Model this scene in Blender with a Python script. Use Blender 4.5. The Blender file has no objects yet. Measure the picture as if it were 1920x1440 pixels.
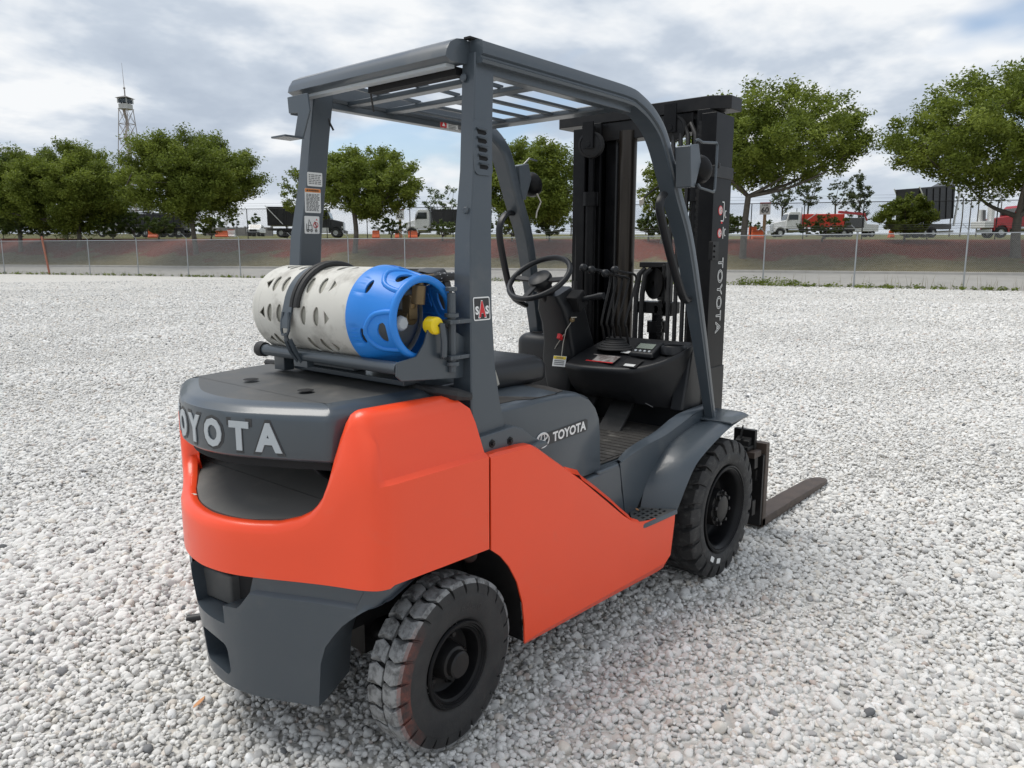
import bpy, bmesh, math, random
import numpy as np
from mathutils import Vector, Matrix
from mathutils.geometry import delaunay_2d_cdt

random.seed(11)
SC = bpy.context.scene
COL = SC.collection
rad = math.radians

# ------------------------------------------------------------------ camera
CAM_POS = Vector((-1.50612, -2.04728, 1.50182))
YAW, PITCH, ROLL = 0.70488, -0.16933, 0.00104
FPX = 1425.14
FW = Vector((math.cos(YAW) * math.cos(PITCH), math.sin(YAW) * math.cos(PITCH), math.sin(PITCH)))
RT = Vector((math.sin(YAW), -math.cos(YAW), 0))
UP = RT.cross(FW)
RT2 = RT * math.cos(ROLL) + UP * math.sin(ROLL)
UP2 = UP * math.cos(ROLL) - RT * math.sin(ROLL)
cd = bpy.data.cameras.new('camera')
cam = bpy.data.objects.new('camera', cd)
COL.objects.link(cam)
M = Matrix.Identity(4)
for i in range(3):
    M[i][0], M[i][1], M[i][2], M[i][3] = RT2[i], UP2[i], -FW[i], CAM_POS[i]
cam.matrix_world = M
cd.sensor_width = 36
cd.lens = FPX / 1920 * 36
cd.clip_start = 0.05
cd.clip_end = 3000
SC.camera = cam

# ------------------------------------------------------------------ sky and sun
SUN_AZ, SUN_EL = YAW + rad(75), rad(66)
w = bpy.data.worlds.new('World')
SC.world = w
w.use_nodes = True
nt = w.node_tree
nt.nodes.clear()
def N(tree, typ, **kw):
    n = tree.nodes.new(typ)
    for k, v in kw.items():
        setattr(n, k, v)
    return n
out = N(nt, 'ShaderNodeOutputWorld')
bg = N(nt, 'ShaderNodeBackground')
bg.inputs['Strength'].default_value = 0.1
sky = N(nt, 'ShaderNodeTexSky', sky_type='NISHITA', sun_disc=False, sun_elevation=SUN_EL, sun_rotation=math.pi / 2 - SUN_AZ)
sky.altitude = 20
sky.air_density = 1.0
sky.dust_density = 1.0
tc = N(nt, 'ShaderNodeTexCoord')
sep = N(nt, 'ShaderNodeSeparateXYZ')
nt.links.new(tc.outputs['Generated'], sep.inputs[0])
def mth(tree, op, a, b=None, c=None, clamp=False):
    n = N(tree, 'ShaderNodeMath', operation=op, use_clamp=clamp)
    for i, v in enumerate((a, b, c)):
        if v is None:
            continue
        if isinstance(v, (int, float)):
            n.inputs[i].default_value = v
        else:
            tree.links.new(v, n.inputs[i])
    return n.outputs[0]
# project the view direction on a cloud layer: (x, y) / (z + k)
zc = mth(nt, 'ADD', mth(nt, 'MAXIMUM', sep.outputs[2], 0.0), 0.22)
cx_ = mth(nt, 'DIVIDE', sep.outputs[0], zc)
cy_ = mth(nt, 'DIVIDE', sep.outputs[1], zc)
comb = N(nt, 'ShaderNodeCombineXYZ')
nt.links.new(cx_, comb.inputs[0]); nt.links.new(cy_, comb.inputs[1])
def noise(tree, vec, scale, detail=6, rough=.55, dist=0.0, dims='3D', w=None):
    n = N(tree, 'ShaderNodeTexNoise', noise_dimensions=dims)
    n.inputs['Scale'].default_value = scale
    n.inputs['Detail'].default_value = detail
    n.inputs['Roughness'].default_value = rough
    n.inputs['Distortion'].default_value = dist
    if vec is not None:
        tree.links.new(vec, n.inputs['Vector'])
    return n.outputs['Fac']
def ramp(tree, fac, stops, interp='LINEAR'):
    n = N(tree, 'ShaderNodeValToRGB')
    n.color_ramp.interpolation = interp
    el = n.color_ramp.elements
    while len(el) < len(stops):
        el.new(0.5)
    for e, (p, c) in zip(el, stops):
        e.position = p
        e.color = (c, c, c, 1) if isinstance(c, (int, float)) else (*c, 1)
    tree.links.new(fac, n.inputs[0])
    return n.outputs[0]
def mixc(tree, fac, a, b, blend='MIX'):
    n = N(tree, 'ShaderNodeMix', data_type='RGBA', blend_type=blend)
    for i, v in ((0, fac), (6, a), (7, b)):
        if isinstance(v, (int, float)):
            n.inputs[i].default_value = v
        elif isinstance(v, tuple):
            n.inputs[i].default_value = (*v, 1)
        else:
            tree.links.new(v, n.inputs[i])
    return n.outputs[2]
n1 = noise(nt, comb.outputs[0], 1.1, 6, .54, .3)
mapn = N(nt, 'ShaderNodeMapping')
mapn.inputs['Location'].default_value = (3.7, 1.9, 0)
nt.links.new(comb.outputs[0], mapn.inputs[0])
n2 = noise(nt, mapn.outputs[0], 2.3, 5, .55, .1)
# thickness: bright thin cloud to grey-blue heavy undersides
shade = mth(nt, 'ADD', mth(nt, 'MULTIPLY', n1, .6), mth(nt, 'MULTIPLY', n2, .4))
cloud = ramp(nt, shade, [(.43, (7.3, 7.45, 7.6)), (.478, (5.9, 6.3, 6.8)), (.52, (4.5, 5.05, 5.8)), (.58, (3.8, 4.35, 5.15))])
mapn2 = N(nt, 'ShaderNodeMapping')
mapn2.inputs['Location'].default_value = (-2.3, 5.1, 0)
nt.links.new(comb.outputs[0], mapn2.inputs[0])
n3 = noise(nt, mapn2.outputs[0], 0.8, 4, .55, 0)
cover = ramp(nt, n3, [(.37, .12), (.45, 1.0)])
skyc = mixc(nt, 1.0, sky.outputs[0], (1.15, 1.15, 1.15), 'MULTIPLY')
final = mixc(nt, cover, skyc, cloud)
hz_ = ramp(nt, sep.outputs[2], [(.0, .75), (.14, 0.0)])
final = mixc(nt, hz_, final, (5.0, 5.5, 6.1))
nt.links.new(final, bg.inputs['Color'])
nt.links.new(bg.outputs[0], out.inputs['Surface'])

sl = bpy.data.lights.new('sun', 'SUN')
sl.energy = 2.0
sl.angle = rad(32)
sl.color = (1.0, 0.96, 0.9)
sun = bpy.data.objects.new('sun', sl)
COL.objects.link(sun)
sd = Vector((math.cos(SUN_AZ) * math.cos(SUN_EL), math.sin(SUN_AZ) * math.cos(SUN_EL), math.sin(SUN_EL)))
sun.rotation_euler = sd.to_track_quat('Z', 'Y').to_euler()
sun.location = sd * 40

SC.view_settings.view_transform = 'Standard'
SC.view_settings.look = 'None'
SC.view_settings.gamma = 1
SC.view_settings.exposure = 0.36
SC.render.film_transparent = False
SC.cycles.max_bounces = 5
SC.cycles.diffuse_bounces = 3
SC.cycles.transparent_max_bounces = 8

# ------------------------------------------------------------------ helpers
def ray_dir(px, py):
    return FW + RT2 * ((px - 960) / FPX) - UP2 * ((py - 720) / FPX)
def at(px, depth, z=0.0):
    """world XY of the image column px at forward distance depth (horizon row), height z"""
    d = ray_dir(px, 476)
    p = CAM_POS + d * depth
    return Vector((p.x, p.y, z))
def hgt(py, depth):
    """height of image row py at forward distance depth"""
    return (CAM_POS + ray_dir(960, py) * depth).z

class MB:
    def __init__(s):
        s.v = []; s.f = []; s.m = []
        s.cur = 0
    def add(s, vs, fs):
        o = len(s.v)
        s.v += [tuple(p) for p in vs]
        s.f += [tuple(i + o for i in f) for f in fs]
        s.m += [s.cur] * len(fs)
    def box(s, x0, x1, y0, y1, z0, z1):
        s.add([(x0, y0, z0), (x1, y0, z0), (x1, y1, z0), (x0, y1, z0), (x0, y0, z1), (x1, y0, z1), (x1, y1, z1), (x0, y1, z1)],
              [(0, 3, 2, 1), (4, 5, 6, 7), (0, 1, 5, 4), (1, 2, 6, 5), (2, 3, 7, 6), (3, 0, 4, 7)])
        return s
    def obox(s, c, ax, ay, az):
        c, ax, ay, az = Vector(c), Vector(ax), Vector(ay), Vector(az)
        P = [c + ax * i + ay * j + az * k for k in (-1, 1) for (i, j) in ((-1, -1), (1, -1), (1, 1), (-1, 1))]
        s.add(P, [(0, 3, 2, 1), (4, 5, 6, 7), (0, 1, 5, 4), (1, 2, 6, 5), (2, 3, 7, 6), (3, 0, 4, 7)])
        return s
    def bar(s, p0, p1, wd, ht, up=(0, 0, 1)):
        p0, p1 = Vector(p0), Vector(p1)
        t = (p1 - p0)
        u = Vector(up)
        sd_ = t.cross(u).normalized()
        u2 = sd_.cross(t).normalized()
        return s.obox((p0 + p1) / 2, t / 2, sd_ * wd / 2, u2 * ht / 2)
    def loft(s, rings, caps=True, closed=True, loop=False):
        n = len(rings[0]); o = len(s.v)
        vs = [p for r in rings for p in r]
        fs = []
        R = len(rings)
        for i in range(R if loop else R - 1):
            j = (i + 1) % R
            for k in range(n if closed else n - 1):
                k2 = (k + 1) % n
                fs.append((i * n + k, i * n + k2, j * n + k2, j * n + k))
        if caps and closed and not loop:
            fs.append(tuple(range(n))[::-1]); fs.append(tuple((R - 1) * n + k for k in range(n)))
        s.add(vs, fs)
        return s
    def tube(s, pts, r, n=10, caps=True, loop=False, sx=1.0, up=None):
        pts = [Vector(p) for p in pts]
        R = len(pts)
        rr = r if isinstance(r, (list, tuple)) else [r] * R
        rings = []
        prev = None
        for i, p in enumerate(pts):
            if loop:
                t = pts[(i + 1) % R] - pts[i - 1]
            else:
                t = pts[min(i + 1, R - 1)] - pts[max(i - 1, 0)]
            t.normalize()
            if up is not None:
                a = Vector(up)
            elif prev is None:
                a = Vector((0, 0, 1)) if abs(t.z) < .9 else Vector((1, 0, 0))
            else:
                a = prev
            u = (a - t * a.dot(t)).normalized()
            prev = u
            vv = t.cross(u)
            rings.append([p + (u * math.cos(2 * math.pi * k / n) * rr[i] + vv * math.sin(2 * math.pi * k / n) * rr[i] * sx) for k in range(n)])
        return s.loft(rings, caps, True, loop)
    def cyl(s, p0, p1, r, n=20, r1=None):
        return s.tube([p0, p1], [r, r if r1 is None else r1], n)
    def lathe(s, prof, o, axis=(0, 1, 0), n=32, a0=0, a1=2 * math.pi):
        """prof: list of (radius, height along axis)"""
        o, ax = Vector(o), Vector(axis).normalized()
        u = Vector((0, 0, 1)) if abs(ax.z) < .9 else Vector((1, 0, 0))
        u = (u - ax * u.dot(ax)).normalized(); vv = ax.cross(u)
        full = abs(a1 - a0 - 2 * math.pi) < 1e-6
        cnt = n if full else n + 1
        rings = []
        for k in range(cnt):
            a = a0 + (a1 - a0) * k / n
            d = u * math.cos(a) + vv * math.sin(a)
            rings.append([o + d * r + ax * h for r, h in prof])
        return s.loft(rings, False, False, full)
    def prism(s, poly, a, b, plane='xz'):
        """polygon (u,v) extruded between a and b along the third axis; a,b numbers or functions of (u,v)"""
        fa = a if callable(a) else (lambda u, v: a)
        fb = b if callable(b) else (lambda u, v: b)
        def P(u, v, w):
            return {'xz': (u, w, v), 'xy': (u, v, w), 'yz': (w, u, v)}[plane]
        n = len(poly)
        vs = [P(u, v, fa(u, v)) for u, v in poly] + [P(u, v, fb(u, v)) for u, v in poly]
        fs = [tuple(range(n))[::-1], tuple(range(n, 2 * n))]
        fs += [(i, (i + 1) % n, n + (i + 1) % n, n + i) for i in range(n)]
        s.add(vs, fs)
        return s
    def sphere(s, c, r, n=14, m=8, sc=(1, 1, 1)):
        c = Vector(c)
        rings = []
        for j in range(1, m):
            ph = math.pi * j / m
            rings.append([c + Vector((r * sc[0] * math.sin(ph) * math.cos(2 * math.pi * k / n), r * sc[1] * math.sin(ph) * math.sin(2 * math.pi * k / n), r * sc[2] * math.cos(ph))) for k in range(n)])
        return s.loft(rings, True)
    def build(s, name, mat, parent=None, smooth=40, bevel=0, seg=2, solid=0, recalc=True, loc=None, weld=False):
        me = bpy.data.meshes.new(name)
        me.from_pydata(s.v, [], s.f)
        mats = mat if isinstance(mat, (list, tuple)) else [mat]
        for mm in mats:
            me.materials.append(mm)
        if len(mats) > 1:
            me.polygons.foreach_set('material_index', s.m)
        if recalc:
            bm = bmesh.new(); bm.from_mesh(me)
            if weld: bmesh.ops.remove_doubles(bm, verts=bm.verts, dist=2e-4)
            bmesh.ops.recalc_face_normals(bm, faces=bm.faces)
            bm.to_mesh(me); bm.free()
        if smooth:
            me.polygons.foreach_set('use_smooth', [True] * len(me.polygons))
            me.set_sharp_from_angle(angle=rad(smooth))
        o = bpy.data.objects.new(name, me)
        COL.objects.link(o)
        if parent is not None:
            o.parent = parent
        if loc is not None:
            o.location = loc
        if solid:
            md = o.modifiers.new('solidify', 'SOLIDIFY'); md.thickness = abs(solid); md.offset = -1 if solid > 0 else 1
        if solid and smooth:
            md = o.modifiers.new('split', 'EDGE_SPLIT'); md.split_angle = rad(max(smooth, 30))
        if bevel:
            md = o.modifiers.new('bevel', 'BEVEL'); md.width = bevel; md.segments = seg
            md.limit_method = 'ANGLE'; md.angle_limit = rad(35); md.harden_normals = True
        return o

def tag(o, label=None, cat=None, group=None, kind=None):
    if label: o['label'] = label
    if cat: o['category'] = cat
    if group: o['group'] = group
    if kind: o['kind'] = kind
    return o
def empty(name, loc=(0, 0, 0), parent=None, rz=0):
    o = bpy.data.objects.new(name, None)
    COL.objects.link(o)
    o.empty_display_size = .1
    o.location = loc
    o.rotation_euler = (0, 0, rz)
    if parent is not None:
        o.parent = parent
    return o
def copy_tree(o, parent=None):
    c = o.copy(); COL.objects.link(c); c.parent = parent
    for ch in o.children:
        copy_tree(ch, c)
    return c
def smoothpoly(pts, n=6, closed=False):
    """Catmull-Rom through 2D/3D points"""
    P = [Vector(p) for p in pts]
    out_ = []
    L = len(P)
    rng = L if closed else L - 1
    for i in range(rng):
        p0 = P[i - 1] if (closed or i > 0) else P[0]
        p1 = P[i]; p2 = P[(i + 1) % L]
        p3 = P[(i + 2) % L] if (closed or i + 2 < L) else P[-1]
        for k in range(n):
            t = k / n
            out_.append(.5 * ((2 * p1) + (p2 - p0) * t + (2 * p0 - 5 * p1 + 4 * p2 - p3) * t * t + (3 * p1 - p0 - 3 * p2 + p3) * t ** 3))
    if not closed:
        out_.append(P[-1])
    return out_
def roundrect(x0, x1, y0, y1, r, n=4):
    P = []
    for cx, cy, a in ((x1 - r, y1 - r, 0), (x0 + r, y1 - r, 90), (x0 + r, y0 + r, 180), (x1 - r, y0 + r, 270)):
        for k in range(n + 1):
            t = rad(a + 90 * k / n)
            P.append((cx + r * math.cos(t), cy + r * math.sin(t)))
    return P
def inside(p, poly):
    x, y = p; c = False; n = len(poly)
    for i in range(n):
        x1, y1 = poly[i]; x2, y2 = poly[(i + 1) % n]
        if (y1 > y) != (y2 > y) and x < (x2 - x1) * (y - y1) / (y2 - y1) + x1:
            c = not c
    return c
def holed(outer, holes, extra=()):
    """triangulate outer minus holes; extra interior points for curvature"""
    vs = []; es = []
    for lp in [outer] + list(holes):
        o = len(vs); n = len(lp)
        vs += [Vector((p[0], p[1])) for p in lp]
        es += [(o + i, o + (i + 1) % n) for i in range(n)]
    for p in extra:
        if inside(p, outer) and not any(inside(p, h) for h in holes):
            vs.append(Vector((p[0], p[1])))
    r = delaunay_2d_cdt(vs, es, [], 0, 1e-6)
    V, F = r[0], r[2]
    keep = []
    for f in F:
        c = sum((V[i] for i in f), Vector((0, 0))) / len(f)
        if inside(c, outer) and not any(inside(c, h) for h in holes):
            keep.append(tuple(f))
    return [tuple(v) for v in V], keep
def text_mesh(body, height=1.0, bold=0.0, width=None, depth=0.0, spacing=1.0):
    """flat (or extruded) text outline as (verts, faces), centred, cap height = height, optional total width"""
    c = bpy.data.curves.new('lettering', 'FONT')
    c.body = body
    c.size = 1.0
    c.offset = bold
    c.extrude = 0.0
    c.space_character = spacing
    c.resolution_u = 3
    o = bpy.data.objects.new('lettering_source', c)
    COL.objects.link(o)
    bpy.context.view_layer.update()
    dg = bpy.context.evaluated_depsgraph_get()
    me = bpy.data.meshes.new_from_object(o.evaluated_get(dg))
    V = np.array([v.co[:] for v in me.vertices])
    F = [tuple(p.vertices) for p in me.polygons]
    bpy.data.objects.remove(o); bpy.data.curves.remove(c); bpy.data.meshes.remove(me)
    lo, hi = V.min(0), V.max(0)
    V[:, :2] -= (lo[:2] + hi[:2]) / 2
    sy = height / (hi[1] - lo[1])
    sx = sy if width is None else width / (hi[0] - lo[0])
    V[:, 0] *= sx; V[:, 1] *= sy
    return V[:, :2], F
def put_text(mb, body, org, ux, uy, height, off=(0, 0, 0), **kw):
    V, F = text_mesh(body, height, **kw)
    org, ux, uy = Vector(org) + Vector(off), Vector(ux), Vector(uy)
    mb.add([org + ux * a + uy * b for a, b in V], F)
    return mb

# ------------------------------------------------------------------ materials
MT = {}
def mat(name, color, rough=.5, metal=0.0, coat=0.0, var=None, bump=None, dust=None, spec=.5, obj=True, trans=0.0, sheen=0):
    """procedural principled; var=(scale, amount, color2); bump=(scale, strength, dist); dust=(scale, lo, hi, color)"""
    m = bpy.data.materials.new(name); m.use_nodes = True
    t = m.node_tree; t.nodes.clear()
    o = N(t, 'ShaderNodeOutputMaterial'); b = N(t, 'ShaderNodeBsdfPrincipled')
    t.links.new(b.outputs[0], o.inputs[0])
    tcn = N(t, 'ShaderNodeTexCoord'); vec = tcn.outputs['Object']
    b.inputs['Roughness'].default_value = rough
    b.inputs['Metallic'].default_value = metal
    b.inputs['Coat Weight'].default_value = coat
    b.inputs['Coat Roughness'].default_value = .12
    b.inputs['Specular IOR Level'].default_value = spec
    colr = None
    if var:
        c2 = var[2] if len(var) > 2 else tuple(max(0, x * .6) for x in color)
        f = ramp(t, noise(t, vec, var[0], 5, .6), [(.38, 0.0), (.66, var[1])])
        colr = mixc(t, f, tuple(color), tuple(c2))
    if dust:
        f = ramp(t, noise(t, vec, dust[0], 8, .65, .3), [(dust[1], 0.0), (dust[2], dust[4] if len(dust) > 4 else .7)])
        colr = mixc(t, f, colr if colr is not None else tuple(color), tuple(dust[3]))
        rr = mixc(t, f, (rough,) * 3, (.8,) * 3)
        t.links.new(rr, b.inputs['Roughness'])
    if colr is not None:
        t.links.new(colr, b.inputs['Base Color'])
    else:
        b.inputs['Base Color'].default_value = (*color, 1)
    if bump:
        bn = N(t, 'ShaderNodeBump'); bn.inputs['Strength'].default_value = bump[1]; bn.inputs['Distance'].default_value = bump[2] if len(bump) > 2 else .002
        t.links.new(noise(t, vec, bump[0], 4, .6), bn.inputs['Height'])
        t.links.new(bn.outputs[0], b.inputs['Normal'])
    m['bsdf'] = b.name
    MT[name] = m
    return m
# ================================================================== THE SETTING
F_PX = [-900, -200, 5, 166, 449, 760, 995, 1190, 1433, 1605, 1812, 2100, 2700]
F_D = [72, 60, 56.2, 53.5, 48.2, 44.6, 41.5, 38.9, 36.9, 34.3, 32.4, 29.8, 25]
def fdep(px): return lerp(px, F_PX, F_D) if 'lerp' in globals() else float(np.interp(px, F_PX, F_D))
def fdep(px): return float(np.interp(px, F_PX, F_D))
PXS = [-900, -500, -200] + list(range(-100, 2101, 50)) + [2300, 2700]
def crest_d(px): return fdep(px) + 18
def crest_z(px): return 2.50 + (crest_d(px) - 52) * .0195
def plateau(px, d): return crest_z(px) + .026 * (d - crest_d(px))

# gravel lot
def gravel_mat(name, stones):
    m = bpy.data.materials.new(name); m.use_nodes = True
    t = m.node_tree; t.nodes.clear()
    o = N(t, 'ShaderNodeOutputMaterial'); b = N(t, 'ShaderNodeBsdfPrincipled'); t.links.new(b.outputs[0], o.inputs[0])
    tcn = N(t, 'ShaderNodeTexCoord')
    vec = tcn.outputs['Object']
    b.inputs['Roughness'].default_value = .85
    b.inputs['Specular IOR Level'].default_value = .25
    stops = [(0, (.14, .145, .15)), (.006, (.28, .28, .285)), (.022, (.46, .455, .445)), (.10, (.59, .58, .56)), (.5, (.70, .69, .665)), (.88, (.79, .78, .755)), (.95, (.70, .66, .595)), (.985, (.52, .45, .41)), (.99, (.84, .84, .83)), (1.0, (.86, .86, .85))]
    if stones:
        oi = N(t, 'ShaderNodeObjectInfo')
        c = ramp(t, oi.outputs['Random'], stops)
        n_ = noise(t, vec, 3.0, 4, .65)
        c = mixc(t, ramp(t, n_, [(.35, 0), (.7, .45)]), c, mixc(t, 1.0, c, (.74, .73, .71), 'MULTIPLY'))
        t.links.new(c, b.inputs['Base Color'])
        bn = N(t, 'ShaderNodeBump'); bn.inputs['Strength'].default_value = .5; bn.inputs['Distance'].default_value = .0015
        t.links.new(noise(t, vec, 5, 4, .7), bn.inputs['Height']); t.links.new(bn.outputs[0], b.inputs['Normal'])
    else:
        vo = N(t, 'ShaderNodeTexVoronoi', feature='F1'); vo.inputs['Scale'].default_value = 34; t.links.new(vec, vo.inputs['Vector'])
        vo.inputs['Randomness'].default_value = 1.0
        sp = N(t, 'ShaderNodeSeparateColor'); t.links.new(vo.outputs['Color'], sp.inputs[0])
        c = ramp(t, sp.outputs[0], stops)
        gap = ramp(t, vo.outputs['Distance'], [(.35, 0), (.8, .75)])
        c = mixc(t, gap, c, (.58, .57, .545))
        big = ramp(t, noise(t, vec, .45, 6, .6), [(.36, 0), (.66, .35)])
        c = mixc(t, big, c, (.60, .59, .565))
        med = ramp(t, noise(t, vec, 5.5, 6, .75), [(.40, 0), (.62, .55)])
        c = mixc(t, med, c, mixc(t, 1.0, c, (.62, .62, .62), 'MULTIPLY'))
        c = mixc(t, 1.0, c, (.95, .94, .92), 'MULTIPLY')
        t.links.new(c, b.inputs['Base Color'])
        bn = N(t, 'ShaderNodeBump', invert=True); bn.inputs['Strength'].default_value = .9; bn.inputs['Distance'].default_value = .018
        t.links.new(vo.outputs['Distance'], bn.inputs['Height']); t.links.new(bn.outputs[0], b.inputs['Normal'])
    return m
mb = MB()
front = [at(px, fdep(px) + .35) for px in PXS]
poly = [(p.x, p.y) for p in front] + [(60, -90), (-60, -90), (-80, 60)]
mb.add([(x, y, -.001) for x, y in poly], [tuple(range(len(poly)))])
lot = mb.build('gravel_lot', gravel_mat('gravel_far', False), smooth=0)
tag(lot, kind='structure')
# everything beyond, as one ground sheet out to the horizon
mat('dirt', (.16, .14, .10), .9, var=(.6, .8, (.10, .12, .055)))
mb = MB(); mb.add([(-1500, -1500, -.6), (1500, -1500, -.6), (1500, 1500, -.6), (-1500, 1500, -.6)], [(0, 1, 2, 3)])
tag(mb.build('ground', MT['dirt'], smooth=0), kind='structure')

mat('concrete', (.36, .345, .32), .85, var=(.8, .6, (.28, .27, .25)), bump=(20, .3, .004), dust=(3, .5, .75, (.43, .42, .40), .5))
mat('kerb_concrete', (.42, .40, .37), .85, var=(2, .6, (.30, .285, .26)))
def rowpts(off, zfun):
    r = []
    for px in PXS:
        d = fdep(px) + off
        p = at(px, d); r.append((p.x, p.y, zfun(px, d)))
    return r
mb = MB()
mb.loft([rowpts(.30, lambda p, d: -.02), rowpts(.45, lambda p, d: .03), rowpts(4, lambda p, d: .22), rowpts(7.9, lambda p, d: .44)], False, False)
tag(mb.build('road', MT['concrete'], smooth=30), kind='structure')
mb = MB()
mb.loft([rowpts(7.85, lambda p, d: .40), rowpts(7.87, lambda p, d: .56), rowpts(7.95, lambda p, d: .58), rowpts(8.25, lambda p, d: .585), rowpts(8.4, lambda p, d: .56)], False, False)
tag(mb.build('kerb', MT['kerb_concrete'], smooth=30), kind='structure')

# embankment: grass below, red-brown mulch above with a ragged edge
def bank_mat():
    m = bpy.data.materials.new('bank'); m.use_nodes = True
    t = m.node_tree; t.nodes.clear()
    o = N(t, 'ShaderNodeOutputMaterial'); b = N(t, 'ShaderNodeBsdfPrincipled'); t.links.new(b.outputs[0], o.inputs[0])
    b.inputs['Roughness'].default_value = .95; b.inputs['Specular IOR Level'].default_value = .1
    tcn = N(t, 'ShaderNodeTexCoord'); vec = tcn.outputs['Object']
    a = N(t, 'ShaderNodeAttribute', attribute_name='up')
    nz = noise(t, vec, .35, 6, .6); fine = noise(t, vec, 3.5, 6, .75)
    mulch = mixc(t, ramp(t, fine, [(.35, 0), (.65, 1)]), (.100, .027, .018), (.215, .062, .042))
    mulch = mixc(t, ramp(t, noise(t, vec, .9, 5, .7), [(.52, 0), (.72, .5)]), mulch, (.10, .085, .055))
    grass = mixc(t, ramp(t, fine, [(.35, 0), (.65, 1)]), (.085, .074, .034), (.175, .150, .080))
    grass = mixc(t, ramp(t, noise(t, vec, 1.1, 5, .6), [(.45, 0), (.7, .6)]), grass, (.20, .17, .11))
    edge = mth(t, 'ADD', a.outputs['Fac'], mth(t, 'MULTIPLY', mth(t, 'SUBTRACT', nz, .5), 1.1))
    f = ramp(t, edge, [(.40, 0), (.50, 1)])
    top = ramp(t, a.outputs['Fac'], [(1.02, 0), (1.06, 1)]) if False else mth(t, 'GREATER_THAN', a.outputs['Fac'], 1.02)
    c = mixc(t, f, grass, mulch)
    field = mixc(t, ramp(t, nz, [(.4, 0), (.65, 1)]), (.16, .15, .075), (.115, .125, .05))
    c = mixc(t, top, c, field)
    t.links.new(c, b.inputs['Base Color'])
    return m
rows = [(8.3, .0), (9, .1), (11, .32), (13.5, .62), (16, .88), (18, 1.0), (19.2, 1.02), (24, 1.2), (40, 1.3), (80, 1.4), (180, 1.5), (500, 1.6), (1100, 1.7)]
rings = []; ups = []
def bank_z(px, off):
    d = fdep(px) + off
    if off <= 18:
        s = (off - 8.3) / 9.7
        sm = s * s * (3 - 2 * s) * .55 + s * .45
        return .56 + (crest_z(px) - .56) * sm
    return plateau(px, d)
for off, u in rows:
    r = []
    for px in PXS:
        p = at(px, fdep(px) + off); r.append((p.x, p.y, bank_z(px, off))); ups.append(u)
    rings.append(r)
mb = MB(); mb.loft(rings, False, False)
bank = mb.build('embankment', bank_mat(), smooth=60, recalc=False)
at_ = bank.data.attributes.new('up', 'FLOAT', 'POINT'); at_.data.foreach_set('value', ups)
tag(bank, kind='structure')
def on_plateau(px, d):
    p = at(px, d); return Vector((p.x, p.y, plateau(px, d)))
def on_bank(px, off):
    p = at(px, fdep(px) + off); return Vector((p.x, p.y, bank_z(px, off)))

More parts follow.
